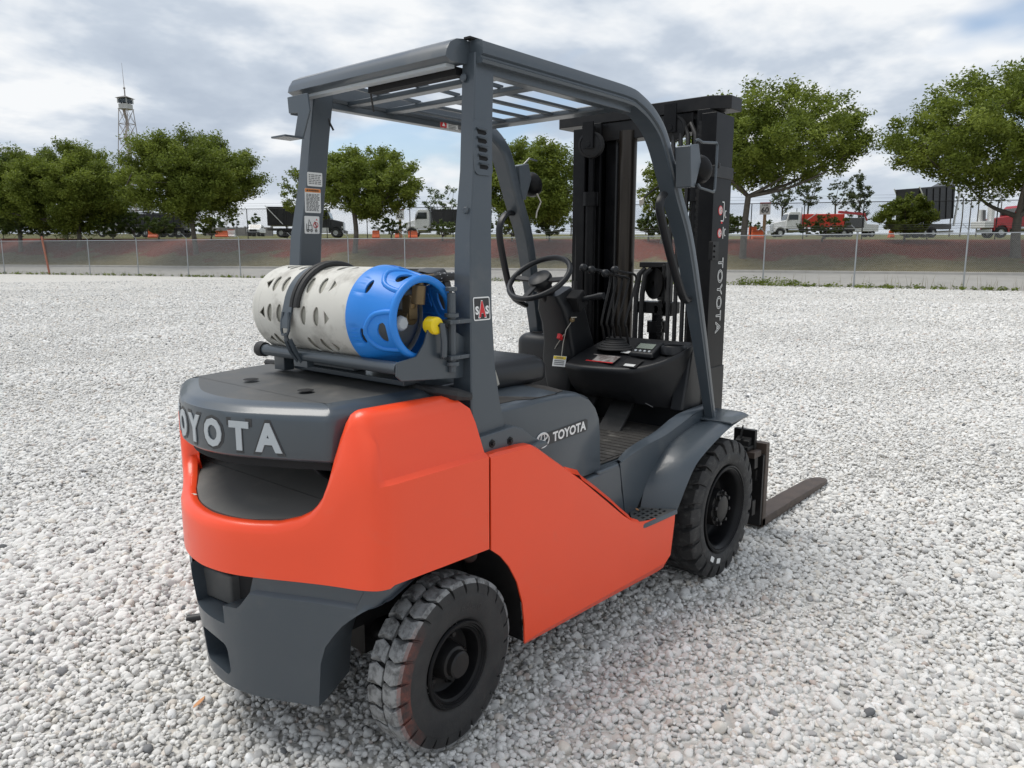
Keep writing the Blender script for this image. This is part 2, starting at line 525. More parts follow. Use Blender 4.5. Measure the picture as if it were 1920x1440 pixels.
# ------------------------------------------------------------------ gravel stones
def make_gravel():
    rng = np.random.default_rng(4)
    pts = []
    cam2 = np.array([CAM_POS.x, CAM_POS.y])
    def ringpts(r0, r1, half, dens):
        area = .5 * (r1 * r1 - r0 * r0) * 2 * half
        n = int(area * dens)
        r = np.sqrt(rng.uniform(r0 * r0, r1 * r1, n)); a = YAW + rng.uniform(-half, half, n)
        return np.stack([cam2[0] + r * np.cos(a), cam2[1] + r * np.sin(a)], 1), r
    sets = [ringpts(.9, 5.5, rad(50), 4100), ringpts(5.5, 9, rad(46), 2300), ringpts(9, 14, rad(42), 1000), ringpts(14, 20, rad(40), 420), ringpts(20, 28, rad(38), 170), ringpts(28, 38, rad(36), 60), ringpts(38, 48, rad(36), 22)]
    P = np.concatenate([s[0] for s in sets]); R = np.concatenate([s[1] for s in sets])
    n = len(P)
    # larger and finer patches
    u = np.sin(P[:, 0] * 1.3 + 2.0 * np.sin(P[:, 1] * .7)) + np.sin(P[:, 1] * 1.7 - 1.2 + 1.5 * np.sin(P[:, 0] * .5))
    patch = 1.0 + .22 * u / 2
    s = np.exp(rng.normal(math.log(.0107), .32, n)) * patch
    # a band of finer, crushed stone across the wheel track on the right
    lx, ly = P[:, 0] - 1.5, P[:, 1] + .95
    dist = np.abs(lx * .86 + ly * .5 + .10 * np.sin(ly * 4.0))
    s = s * (1 - .20 * np.exp(-(dist / .22) ** 2) * (ly < .35))
    s = np.clip(s, .0042, .028)
    scl = np.stack([s * rng.uniform(.85, 1.35, n), s * rng.uniform(.75, 1.1, n), s * rng.uniform(.5, .85, n)], 1)
    rot = np.stack([rng.normal(0, .45, n), rng.normal(0, .45, n), rng.uniform(0, 6.283, n)], 1)
    z = .008 + rng.uniform(-.009, .003, n) + np.where(rng.random(n) < .22, .006, 0) + .006 * np.sin(P[:, 0] * 1.1 + .6) * np.sin(P[:, 1] * .9)
    # keep stones out of the tyre bodies above the contact patch
    far_boost = np.where(R > 9, 1.18, 1.0) * np.where(R > 14, 1.25, 1.0) * np.where(R > 20, 1.3, 1.0)
    scl *= far_boost[:, None]
    me = bpy.data.meshes.new('gravel_points')
    me.vertices.add(n)
    me.vertices.foreach_set('co', np.column_stack([P, z]).astype(np.float32).ravel())
    for nm, typ, arr in (('rot', 'FLOAT_VECTOR', rot), ('scl', 'FLOAT_VECTOR', scl)):
        a = me.attributes.new(nm, typ, 'POINT'); a.data.foreach_set('vector', arr.astype(np.float32).ravel())
    a = me.attributes.new('var', 'INT', 'POINT'); a.data.foreach_set('value', rng.integers(0, 10, n).astype(np.int32))
    o = bpy.data.objects.new('gravel', me); COL.objects.link(o)
    sm = gravel_mat('gravel_stone', True)
    me.materials.append(sm)
    g = bpy.data.node_groups.new('gravel_scatter', 'GeometryNodeTree')
    g.interface.new_socket('Geometry', in_out='INPUT', socket_type='NodeSocketGeometry')
    g.interface.new_socket('Geometry', in_out='OUTPUT', socket_type='NodeSocketGeometry')
    gi = g.nodes.new('NodeGroupInput'); go = g.nodes.new('NodeGroupOutput')
    join = g.nodes.new('GeometryNodeGeometryToInstance')
    for k in range(10):
        ico = g.nodes.new('GeometryNodeMeshIcoSphere'); ico.inputs['Radius'].default_value = 1.0; ico.inputs['Subdivisions'].default_value = 3
        sp = g.nodes.new('GeometryNodeSetPosition')
        pos = g.nodes.new('GeometryNodeInputPosition'); nrm = g.nodes.new('GeometryNodeInputNormal')
        nz = g.nodes.new('ShaderNodeTexVoronoi'); nz.voronoi_dimensions = '4D'; nz.feature = 'SMOOTH_F1'; nz.inputs['W'].default_value = k * 3.71; nz.inputs['Scale'].default_value = .75; nz.inputs['Smoothness'].default_value = .22
        g.links.new(pos.outputs[0], nz.inputs['Vector'])
        n2_ = g.nodes.new('ShaderNodeTexNoise'); n2_.noise_dimensions = '4D'; n2_.inputs['W'].default_value = k * 1.37; n2_.inputs['Scale'].default_value = 1.0; n2_.inputs['Detail'].default_value = 2
        g.links.new(pos.outputs[0], n2_.inputs['Vector'])
        m1 = g.nodes.new('ShaderNodeMath'); m1.operation = 'MULTIPLY_ADD'; m1.inputs[1].default_value = -.42; m1.inputs[2].default_value = .2
        g.links.new(nz.outputs['Distance'], m1.inputs[0])
        m2 = g.nodes.new('ShaderNodeMath'); m2.operation = 'MULTIPLY_ADD'; m2.inputs[1].default_value = .5; m2.inputs[2].default_value = -.25
        g.links.new(n2_.outputs[0], m2.inputs[0])
        m3 = g.nodes.new('ShaderNodeMath'); m3.operation = 'ADD'; g.links.new(m1.outputs[0], m3.inputs[0]); g.links.new(m2.outputs[0], m3.inputs[1])
        vs = g.nodes.new('ShaderNodeVectorMath'); vs.operation = 'SCALE'; g.links.new(nrm.outputs[0], vs.inputs[0]); g.links.new(m3.outputs[0], vs.inputs['Scale'])
        g.links.new(ico.outputs['Mesh'], sp.inputs['Geometry']); g.links.new(vs.outputs[0], sp.inputs['Offset'])
        ss = g.nodes.new('GeometryNodeSetShadeSmooth'); g.links.new(sp.outputs[0], ss.inputs[0])
        smn = g.nodes.new('GeometryNodeSetMaterial'); smn.inputs['Material'].default_value = sm; g.links.new(ss.outputs[0], smn.inputs[0])
        g.links.new(smn.outputs[0], join.inputs[0])
    iop = g.nodes.new('GeometryNodeInstanceOnPoints'); iop.inputs['Pick Instance'].default_value = True
    def named(nm, typ):
        a = g.nodes.new('GeometryNodeInputNamedAttribute'); a.data_type = typ; a.inputs['Name'].default_value = nm
        return [x for x in a.outputs if x.enabled and x.name == 'Attribute'][0]
    e2r = g.nodes.new('FunctionNodeEulerToRotation')
    g.links.new(named('rot', 'FLOAT_VECTOR'), e2r.inputs[0]); g.links.new(e2r.outputs[0], iop.inputs['Rotation'])
    g.links.new(named('scl', 'FLOAT_VECTOR'), iop.inputs['Scale']); g.links.new(named('var', 'INT'), iop.inputs['Instance Index'])
    g.links.new(gi.outputs[0], iop.inputs['Points']); g.links.new(join.outputs[0], iop.inputs['Instance'])
    g.links.new(iop.outputs[0], go.inputs[0])
    md = o.modifiers.new('scatter', 'NODES'); md.node_group = g
    tag(o, 'loose white and grey crushed stone gravel covering the yard', 'gravel', kind='stuff')
    return o
make_gravel()
# ================================================================== FENCES
mat('galvanised', (.36, .38, .39), .45, metal=.4, var=(3, .5, (.26, .28, .29)))
mat('chain_wire', (.33, .34, .34), .5, metal=.2)
mat('black_wire', (.012, .013, .013), .6)
mat('rust_orange', (.42, .16, .10), .7, var=(8, .7, (.25, .11, .08)))
def chain_panel(mb, A, B, h, z0, pitch, wire):
    """diamond wire between two posts: two families of straight diagonal wires clipped to the panel"""
    A, B = Vector(A), Vector(B)
    L = (B - A).length; u = (B - A) / L
    nrm = Vector((u.y, -u.x, 0)).normalized()
    rise = 1.0
    for fam in (1, -1):
        off = nrm * (.003 * fam)
        n0 = int((L + h) / pitch) + 1
        for k in range(n0):
            s0 = k * pitch - (h if fam > 0 else 0)
            t0, t1 = 0.0, h
            a0 = s0 if fam > 0 else s0; a1 = s0 + h if fam > 0 else s0 - h
            lo, hi = min(a0, a1), max(a0, a1)
            if hi <= 0 or lo >= L: continue
            def zz(s): return (s - s0) if fam > 0 else (s0 - s)
            sA, sB = max(0, lo), min(L, hi)
            p0 = A + u * sA + Vector((0, 0, z0 + zz(sA))) + off; p1 = A + u * sB + Vector((0, 0, z0 + zz(sB))) + off
            mb.bar(p0, p1, wire, wire, nrm)
def interp_z(P): return P
F_POST = [-420, -320, -235, -155, -78, 5, 83, 166, 257, 351, 449, 549, 653, 759, 873, 995, 1130, 1275, 1433, 1605, 1812, 2060, 2400]
base = [at(px, fdep(px)) for px in F_POST]
FE = empty('chain_link_fence', base[8]); tag(FE, 'galvanised chain-link fence with barbed wire arms along the road', 'fence')
HF = 2.40
def fpart(mb, name, m, root, **kw):
    o = mb.build(name, m, None, **kw); o.parent = root; o.location = -root.location; return o
for i, p in enumerate(base):
    if F_POST[i] == 83: continue
    mb = MB(); mb.cyl(p + Vector((0, 0, -.05)), p + Vector((0, 0, HF + .03)), .034, 10); mb.sphere(p + Vector((0, 0, HF + .03)), .036, 8, 5)
    po = fpart(mb, 'post', MT['galvanised'], FE)
    away = (p - Vector((CAM_POS.x, CAM_POS.y, 0))).normalized()
    side = -Vector((RT.x, RT.y, 0))
    mb = MB(); mb.tube([p + Vector((0, 0, HF)), p + Vector((0, 0, HF + .12)) + away * .04, p + Vector((0, 0, HF + .40)) + side * .30 - away * .1], .016, 6)
    arm = mb.build('barb_arm', MT['galvanised']); arm.parent = po
    arm.location = Vector((0, 0, 0))
for i in range(len(base) - 1):
    A, B = base[i], base[i + 1]
    mb = MB(); chain_panel(mb, A, B, HF - .06, .03, .073, .0054)
    o = fpart(mb, 'chain_link_mesh', MT['chain_wire'], FE, smooth=0, recalc=False); o['kind'] = 'stuff'
    mb = MB(); mb.cyl(A + Vector((0, 0, HF)), B + Vector((0, 0, HF)), .022, 8); fpart(mb, 'top_rail', MT['galvanised'], FE)
    away = (A - Vector((CAM_POS.x, CAM_POS.y, 0))).normalized()
    side = -Vector((RT.x, RT.y, 0))
    for k, t_ in enumerate((.35, .68, 1.0)):
        o1 = Vector((0, 0, HF + .12 + .28 * t_)) + side * .30 * t_
        mb = MB(); mb.tube([A + o1, (A + B) / 2 + o1 + Vector((0, 0, -.03)), B + o1], .0065, 4); fpart(mb, 'barbed_wire', MT['black_wire'], FE, smooth=0)
# leaning orange post
p = at(83, fdep(83) - .15)
mb = MB(); mb.tube([p + Vector((.0, 0, -.1)) + RT * .25, p + Vector((0, 0, 1.4)) + RT * .08, p + Vector((0, 0, 2.72)) - RT * .08], [.07, .068, .066], 12)
lp_ = mb.build('leaning_pole', MT['rust_orange']); tag(lp_, 'faded orange pole leaning against the chain-link fence', 'pole')

# black fence on top of the bank
B_PX = [-260, -160, -70, 10, 85, 150, 215, 276, 334, 398, 467, 540, 615, 690, 770, 850, 935, 1025, 1120, 1215, 1310, 1405, 1503, 1613, 1735, 1862, 2010, 2200]
bb = []
for px in B_PX:
    q_ = on_bank(px, 18.8); bb.append(q_)
BF = empty('dark_fence', bb[10]); tag(BF, 'tall black chain-link fence on top of the bank', 'fence')
HB = 2.55
for i, p in enumerate(bb):
    mb = MB(); mb.cyl(p + Vector((0, 0, -.1)), p + Vector((0, 0, HB + (.35 if i % 3 == 2 else .0))), .035, 8); fpart(mb, 'post', MT['black_wire'], BF)
for i in range(len(bb) - 1):
    A, B = bb[i], bb[i + 1]
    mb = MB(); mb.cyl(A + Vector((0, 0, HB)), B + Vector((0, 0, HB)), .026, 6); fpart(mb, 'top_rail', MT['black_wire'], BF)
    for zz in (.25, .45):
        mb = MB(); mb.cyl(A + Vector((0, 0, HB + zz)), B + Vector((0, 0, HB + zz)), .006, 4); fpart(mb, 'barbed_wire', MT['black_wire'], BF, smooth=0)
    Am = Vector((A.x, A.y, 0)); Bm = Vector((B.x, B.y, 0)); zb_ = (A.z + B.z) / 2
    mb = MB(); chain_panel(mb, Am, Bm, HB - .05, zb_ + .02, .11, .005)
    o = fpart(mb, 'chain_link_mesh', MT['black_wire'], BF, smooth=0, recalc=False); o['kind'] = 'stuff'

# ================================================================== TREES
def leaf_mat(name, c1, c2, c3):
    m = bpy.data.materials.new(name); m.use_nodes = True
    t = m.node_tree; t.nodes.clear()
    o = N(t, 'ShaderNodeOutputMaterial')
    d = N(t, 'ShaderNodeBsdfPrincipled'); tr = N(t, 'ShaderNodeBsdfTranslucent'); mx = N(t, 'ShaderNodeMixShader')
    mx.inputs[0].default_value = .36
    a = N(t, 'ShaderNodeAttribute', attribute_name='tone')
    c = ramp(t, a.outputs['Fac'], [(0, c1), (.5, c2), (1, c3)])
    t.links.new(c, d.inputs['Base Color']); d.inputs['Roughness'].default_value = .55; d.inputs['Specular IOR Level'].default_value = .3
    t.links.new(c, tr.inputs['Color'])
    t.links.new(d.outputs[0], mx.inputs[1]); t.links.new(tr.outputs[0], mx.inputs[2]); t.links.new(mx.outputs[0], o.inputs[0])
    return m
LM = {'oak': leaf_mat('oak_leaf', (.085, .118, .018), (.165, .212, .030), (.270, .325, .055)),
      'dark': leaf_mat('dark_leaf', (.048, .078, .020), (.085, .125, .028), (.14, .19, .042)),
      'pine': leaf_mat('pine_leaf', (.045, .062, .024), (.075, .098, .034), (.115, .135, .05)),
      'red': leaf_mat('red_leaf', (.07, .03, .03), (.12, .06, .05), (.16, .10, .07))}
mat('bark', (.13, .115, .095), .9, var=(6, .7, (.075, .065, .055)), bump=(14, .5, .03))
def leaf_mesh(name, centres, radii, counts, size, material, rng, flat=.75, droop=0.0):
    """many small folded leaf sprays scattered through the crown's clumps"""
    V = []; F = []; T = []
    n_all = int(sum(counts))
    C = np.repeat(np.array(centres), counts, 0); Rr = np.repeat(np.array(radii), counts, 0)
    g = rng.normal(0, 1, (n_all, 3)); g /= np.maximum(1e-6, np.linalg.norm(g, axis=1, keepdims=True))
    rr = rng.random(n_all) ** .55
    P = C + g * (rr * Rr)[:, None] * np.array([1, 1, flat])
    ctr_ = np.array(centres).mean(0); rdl = C - ctr_; rdl /= np.maximum(1e-6, np.linalg.norm(rdl, axis=1, keepdims=True)); rdl[:, 2] = np.abs(rdl[:, 2]) * .8 + .15
    P += rdl * (np.clip(rng.normal(0, .38, n_all), -.8, .8) * Rr)[:, None]
    tone_c = np.repeat(rng.random(len(centres)), counts)
    tone = np.clip(.55 * tone_c + .45 * rng.random(n_all), 0, 1)
    a = rng.normal(0, 1, (n_all, 3)); a[:, 2] *= .6; a /= np.linalg.norm(a, axis=1, keepdims=True)
    b = rng.normal(0, 1, (n_all, 3)); b -= a * (a * b).sum(1, keepdims=True); b /= np.linalg.norm(b, axis=1, keepdims=True)
    s = size * rng.uniform(.6, 1.35, n_all)[:, None]
    # each spray: a pointed quad (two triangles, folded)
    nn = np.cross(a, b)
    v0 = P - a * s; v1 = P + b * s * .45 + nn * s * .15; v2 = P + a * s; v3 = P - b * s * .45 + nn * s * .15
    V = np.stack([v0, v1, v2, v3], 1).reshape(-1, 3)
    me = bpy.data.meshes.new(name)
    me.vertices.add(len(V)); me.vertices.foreach_set('co', V.astype(np.float32).ravel())
    idx = np.arange(n_all) * 4
    tris = np.stack([idx, idx + 1, idx + 2, idx, idx + 2, idx + 3], 1).ravel()
    me.loops.add(len(tris)); me.loops.foreach_set('vertex_index', tris.astype(np.int32))
    me.polygons.add(n_all * 2); me.polygons.foreach_set('loop_start', (np.arange(n_all * 2) * 3).astype(np.int32))
    me.update(calc_edges=True)
    at2 = me.attributes.new('tone', 'FLOAT', 'POINT'); at2.data.foreach_set('value', np.repeat(tone, 4).astype(np.float32))
    me.materials.append(material)
    o = bpy.data.objects.new(name, me); COL.objects.link(o)
    return o
def tree(px, off, px_l, px_r, row_top, row_bot, label, seed, kind='oak', n=60, dens=1.0, lean=0.0, fork=.35, group='trees along the bank', name='oak_tree', trunk_r=.22, base_p=None, depth=None, leaf=.105, clump=1.0, cat='tree'):
    rng = np.random.default_rng(seed)
    if base_p is None:
        base_p = on_bank(px, off); depth = fdep(px) + off
    d = depth
    k = d / FPX
    W = (px_r - px_l) * k / 2; cx = ((px_l + px_r) / 2 - px) * k
    zt = hgt(row_top, d); zb = max(hgt(row_bot, d), base_p.z + .3)
    rx = Vector((RT.x, RT.y, 0)).normalized(); ry = Vector((FW.x, FW.y, 0)).normalized()
    Wd = W * .9
    root = empty(name, base_p); tag(root, label, cat, group)
    cc = base_p + rx * cx + Vector((0, 0, (zt + zb) / 2 - base_p.z)); Hh = (zt - zb) / 2
    cents = []; rads = []; tries = 0
    n = int(n * 2.3)
    while len(cents) < n and tries < 4000:
        tries += 1
        v = rng.normal(0, 1, 3); v /= np.linalg.norm(v)
        r = rng.uniform(.35, .93) if len(cents) > n * .3 else rng.uniform(.74, .97)
        # dome: flatter underside
        if v[2] < 0: v[2] *= .92
        p = cc + rx * (v[0] * W * r) + ry * (v[1] * Wd * r) + Vector((0, 0, v[2] * Hh * r))
        cr = rng.uniform(.075, .19) * min(W, Hh * 1.3) * clump
        cents.append(tuple(p)); rads.append(cr)
    cnt = [int(max(14, dens * 7.0 * (r_ / leaf) ** 2)) for r_ in rads]
    cr_o = leaf_mesh('crown', cents, rads, cnt, leaf, LM[kind], rng)
    cr_o.parent = root; cr_o.location = -root.location
    # trunk and limbs
    mb = MB()
    H0_ = zt - base_p.z
    fz = base_p.z + (zb - base_p.z) * .9 + H0_ * .06 if fork is None else base_p.z + H0_ * fork
    fp_ = Vector((base_p.x, base_p.y, fz)) + rx * lean
    pts = smoothpoly([base_p + Vector((0, 0, -.3)), base_p + Vector((0, 0, .2)) , base_p.lerp(fp_, .5) + rx * rng.normal(0, .06), fp_], 4)
    rr = [trunk_r * (1.35 if i == 0 else 1.12 if i < 4 else 1.0) * (1 - .28 * i / len(pts)) for i in range(len(pts))]
    mb.tube(pts, rr, 10)
    tr_o = mb.build('trunk', MT['bark'], smooth=60); tr_o.parent = root; tr_o.location = -root.location
    order = rng.permutation(len(cents))[:max(6, min(26, n // 4))]
    mains = []
    for i, j in enumerate(order):
        e = Vector(cents[j])
        st = fp_ if i < 6 or not mains else mains[rng.integers(0, len(mains))]
        if i >= 6:
            st = min(mains, key=lambda m_: (m_ - e).length)
        midp = st.lerp(e, .5) + Vector((rng.normal(0, .15), rng.normal(0, .15), -.06 * (e - st).length))
        L_ = smoothpoly([st, midp, e], 4)
        r0_ = trunk_r * (.55 if i < 6 else .26)
        mb = MB(); mb.tube(L_, [max(.012, r0_ * (1 - .82 * q_ / (len(L_) - 1))) for q_ in range(len(L_))], 6)
        lo_ = mb.build('limb', MT['bark'], smooth=60); lo_.parent = root; lo_.location = -root.location
        mains += [midp, e]
    return root
G1 = 'oaks standing on the bank'
tree(40, 13, -75, 100, 268, 445, 'dark oak cut off by the left edge of the picture', 1, 'dark', 90, 1.3, group=G1, trunk_r=.2)
tree(150, 14.5, 8, 250, 274, 448, 'dense low-crowned oak left of the lookout tower', 2, 'oak', 150, 1.25, group=G1, fork=.28)
tree(368, 12.5, 236, 497, 248, 424, 'broad rounded oak right of the lookout tower', 3, 'oak', 150, 1.2, group=G1, lean=-.2, fork=.38)
tree(575, 17, 524, 640, 315, 425, 'pale narrow oak behind the left pillar of the forklift', 4, 'oak', 40, .9, group=G1, trunk_r=.16)
tree(666, 13, 596, 800, 274, 416, 'round oak seen between the rear pillars of the forklift', 5, 'oak', 125, 1.2, group=G1, fork=.40)
tree(992, 13, 872, 1100, 262, 434, 'round oak seen behind the steering wheel', 6, 'oak', 125, 1.2, group=G1, fork=.42)
tree(1240, 16, 1190, 1300, 296, 428, 'slender oak seen through the mast', 7, 'oak', 60, 1.1, group=G1, trunk_r=.13, fork=.35)
tree(1393, 12, 1262, 1612, 166, 366, 'tall open-crowned oak beside the mast', 8, 'oak', 150, .8, group=G1, fork=.36, lean=.15, trunk_r=.24)
tree(1904, 12.5, 1652, 2170, 138, 372, 'large spreading oak at the right edge of the picture', 9, 'oak', 190, .85, group=G1, fork=.22, lean=-.1, trunk_r=.30)
# shrubs on the bank
G2 = 'shrubs on the bank'
def shrub(px, off, l, r_, t, b, label, seed, kind='dark', n=22, leaf=.085, dens=1.2):
    return tree(px, off, l, r_, t, b, label, seed, kind, int(n * 1.7), dens * 1.5, group=G2, name='shrub', trunk_r=.07, fork=.2, leaf=leaf, cat='shrub')
shrub(1693, 17, 1638, 1748, 366, 450, 'large cedar-like shrub in front of the black dump trailer', 21, 'oak', 46)
shrub(1540, 17, 1488, 1592, 400, 452, 'loose dark shrub hiding the side of the orange tank truck', 22, 'dark', 20, dens=.8)
shrub(300, 17.5, 272, 334, 402, 446, 'dark shrub before the black trailer beside the broad oak', 23)
shrub(398, 17, 372, 424, 406, 446, 'dark shrub just right of the broad oak trunk', 24, n=14, dens=.8)
shrub(215, 16, 180, 240, 395, 446, 'dark shrub at the foot of the dense low oak', 25)
shrub(1030, 17, 1000, 1062, 404, 452, 'dark shrub right of the steering wheel oak', 26)
shrub(830, 17, 795, 872, 412, 450, 'dark low shrub in front of the white dump truck', 27, n=24, dens=.8)
shrub(735, 17.4, 700, 765, 408, 448, 'dark shrub below the lane sixty-two sign', 28, n=16)
shrub(1215, 17, 1190, 1262, 395, 450, 'dark shrub at the foot of the slender oak', 29)
shrub(-5, 17, -50, 40, 395, 446, 'dark shrub at the left edge under the dark oak', 31, n=26)
shrub(130, 17, 98, 178, 402, 446, 'wide dark shrub between the two left oaks', 32, n=26)
shrub(255, 17.6, 232, 280, 398, 446, 'narrow dark shrub left of the black trailer', 33, n=18)
shrub(860, 17.6, 845, 935, 408, 450, 'dark shrub half hidden by the right rear pillar', 34, n=24)
shrub(960, 17, 925, 1000, 398, 452, 'dark shrub behind the steering wheel', 35, n=26)
shrub(1330, 17, 1285, 1392, 392, 452, 'dark shrub left of the tall oak trunk behind the mast', 36, n=26)
shrub(80, 16, 40, 120, 405, 446, 'dark shrub below the dark oak at the left', 30)
# far trees
ORD = ['first', 'second', 'third', 'fourth', 'fifth', 'sixth', 'seventh', 'eighth', 'ninth']
def far_tree(px, d, l, r_, t, b, label, seed, kind='pine', n=16, leaf=.16, dens=.8, name='pine_tree', clump=1.0, fork=.5, tr=.16, group='pines beyond the yard'):
    bp = on_plateau(px, d)
    return tree(px, 0, l, r_, t, b, label, seed, kind, n, dens, group=group, name=name, trunk_r=tr, base_p=bp, depth=d, leaf=leaf, fork=fork, clump=clump)
far_tree(832, 120, 795, 868, 346, 420, 'dark cedar standing behind the white dump truck', 41, 'dark', 22, name='cedar_tree', group=None, dens=.9, fork=.2)
far_tree(1070, 150, 1046, 1096, 392, 432, 'small far oak in the field behind the lever knobs', 42, 'dark', 12, name='oak_tree', group=None)
far_tree(1605, 115, 1574, 1626, 318, 420, 'bushy pine standing behind the crane arm', 43, 'pine', 44, dens=1.0, clump=1.2)
far_tree(1560, 118, 1545, 1580, 330, 400, 'thin pine left of the bushy pine', 44, 'pine', 22, clump=1.3)
far_tree(1510, 112, 1488, 1536, 330, 395, 'thin pine with a loose crown above the tank truck', 45, 'pine', 26, clump=1.3)
far_tree(1462, 112, 1440, 1490, 338, 410, 'thin pine above the white truck cab', 46, 'pine', 26, clump=1.3)
for k, (px, t) in enumerate(((1776, 366), (1796, 352), (1812, 360), (1826, 348), (1848, 356), (1868, 350))):
    far_tree(px, 110 + 3 * k, px - 13, px + 13, t, t + 40, ORD[k] + ' thin bare pine from the left behind the red truck', 50 + k, 'pine', 5, name='pine_tree', group='thin pines behind the red truck', tr=.10, dens=.35, fork=.8)
for k, (px, w_, t) in enumerate(((402, 14, 408), (420, 16, 402), (442, 18, 405), (478, 26, 400), (540, 24, 405))):
    far_tree(px, 190, px - w_ / 2, px + w_ / 2, t, 430, ORD[k] + ' small rounded cedar from the left in the far row', 70 + k, 'dark', 7, name='cedar_tree', group='cedars in the far row', leaf=.4, dens=.8, fork=.15)
for k in range(9):
    px = 1090 + k * 60
    far_tree(px, 230, px - 36, px + 36, 404 + (k * 37) % 12, 440, ORD[k] + ' far dark tree from the mast in the wood beyond the field', 90 + k, 'dark', 14, name='oak_tree', group='trees of the far wood', leaf=.5, dens=.9, fork=.2)
for k in range(8):
    px = -40 + k * 62
    far_tree(px, 210, px - 36, px + 36, 398 + (k * 29) % 14, 440, ORD[k] + ' far dark tree from the left in the wood behind the parked trucks', 110 + k, 'dark', 14, name='oak_tree', group='trees of the left wood', leaf=.5, dens=.9, fork=.2)
# weeds along the fence foot
def weeds():
    rng = np.random.default_rng(8)
    cents = []; rads = []; cnt = []
    for k in range(520):
        px = rng.uniform(-150, 2100)
        p = at(px, fdep(px) + rng.normal(-.1, .18))
        big = 1370 < px < 1500 and rng.random() < .6
        r = rng.uniform(.06, .14) if not big else rng.uniform(.16, .30)
        if px > 1500 and rng.random() < .5: r *= 1.3
        cents.append((p.x, p.y, r * .7)); rads.append(r); cnt.append(int(14 if not big else 46))
    o = leaf_mesh('weeds', cents, rads, cnt, .055, LM['oak'], rng, flat=1.0)
    tag(o, 'straggling green weeds along the foot of the fence', 'weeds', kind='stuff')
    mb = MB()
    for k in range(420):
        px = rng.uniform(-150, 2100); p = at(px, fdep(px) + rng.normal(-.1, .15)); h = rng.uniform(.15, .6) * (1.3 if px > 1450 else .8)
        d = Vector((rng.normal(0, .12), rng.normal(0, .12), 1)).normalized()
        mb.tube([p, p + d * h * .6, p + d * h + Vector((d.x, d.y, -.1)) * .1], [.006, .005, .002], 3, caps=False)
    o2 = mb.build('dry_grass', mat('dry_stalk', (.20, .18, .09), .8), smooth=0, recalc=False)
    tag(o2, 'thin dry grass stalks along the foot of the fence', 'grass', kind='stuff')
weeds()
# ================================================================== LOOKOUT TOWER
mat('tower_steel', (.36, .34, .33), .6, var=(.5, .6, (.34, .25, .22)))
mat('tower_white', (.52, .52, .51), .6, var=(1.5, .5, (.38, .36, .34)))
mat('tower_roof', (.12, .11, .10), .6)
mat('pane_dark', (.03, .04, .045), .1)
TP = on_plateau(258, 136); TP.z = 4.2
TW = empty('lookout_tower', TP, rz=.5); tag(TW, 'steel fire lookout tower with cabin and tall antenna', 'tower')
HT = hgt(214, 136) - TP.z
b0, b1 = 2.1, .80
def leg_at(t): return b0 + (b1 - b0) * t
CN = ((-1, -1), (1, -1), (1, 1), (-1, 1))
for sx, sy_ in CN:
    mb = MB(); mb.bar((sx * b0, sy_ * b0, 0), (sx * b1, sy_ * b1, HT), .095, .095, (1, 0, 0)); mb.build('leg', MT['tower_steel'], TW)
NB = 9
for lv in range(NB):
    t0, t1 = lv / NB, (lv + 1) / NB
    a, b = leg_at(t0), leg_at(t1)
    mb = MB()
    for i in range(4):
        (x0, y0), (x1, y1) = CN[i], CN[(i + 1) % 4]
        mb.bar((x0 * a, y0 * a, HT * t0), (x1 * b, y1 * b, HT * t1), .05, .05); mb.bar((x1 * a, y1 * a, HT * t0), (x0 * b, y0 * b, HT * t1), .05, .05)
        mb.bar((x0 * b, y0 * b, HT * t1), (x1 * b, y1 * b, HT * t1), .08, .08)
    mb.build('cross_bracing', MT['tower_steel'], TW, smooth=0)
    mb = MB(); s_ = 1 if lv % 2 else -1
    mb.bar((-.55 * a * s_, .2, HT * t0), (.45 * b * s_, .2, HT * t1), .5, .06); mb.bar((-.55 * a * s_, .45, HT * t0 + .8), (.45 * b * s_, .45, HT * t1 + .8), .04, .04)
    mb.build('stair_flight', MT['tower_steel'], TW, smooth=0)
mb = MB(); mb.box(-.92, .92, -.92, .92, HT, HT + .10); mb.box(-.80, .80, -.80, .80, HT + .10, HT + .85); cb = mb.build('cabin', MT['tower_white'], TW, bevel=.01)
for i in range(4):
    a = i * math.pi / 2
    for j in (-1, 0, 1):
        mb = MB(); c = Vector((math.cos(a) * .78, math.sin(a) * .78, HT + 1.32)); u = Vector((-math.sin(a), math.cos(a), 0))
        mb.obox(c + u * j * .56, u * .24, Vector((0, 0, .34)), Vector((math.cos(a), math.sin(a), 0)) * .01); mb.build('window', MT['pane_dark'], TW)
mb = MB()
for sx, sy_ in CN: mb.box(sx * .86 - .05, sx * .86 + .05, sy_ * .86 - .05, sy_ * .86 + .05, HT + .95, HT + 1.80)
mb.build('cabin_post', MT['tower_white'], TW)
mb = MB(); z = HT + 1.80; mb.add([(-1.15, -1.15, z), (1.15, -1.15, z), (1.15, 1.15, z), (-1.15, 1.15, z), (0, 0, z + .5)], [(0, 1, 4), (1, 2, 4), (2, 3, 4), (3, 0, 4), (3, 2, 1, 0)]); mb.build('roof', MT['tower_roof'], TW, smooth=0)
mb = MB(); mb.cyl((0, 0, HT + 2.3), (0, 0, HT + 3.6), .09, 8); mb.sphere((0, 0, HT + 3.5), .2, 8, 6); mb.cyl((0, 0, HT + 3.6), (-.15, 0, HT + 7.6), .045, 6, .02); mb.cyl((.8, .5, HT + 2.0), (.8, .5, HT + 3.4), .03, 6); mb.build('antenna', MT['tower_steel'], TW)

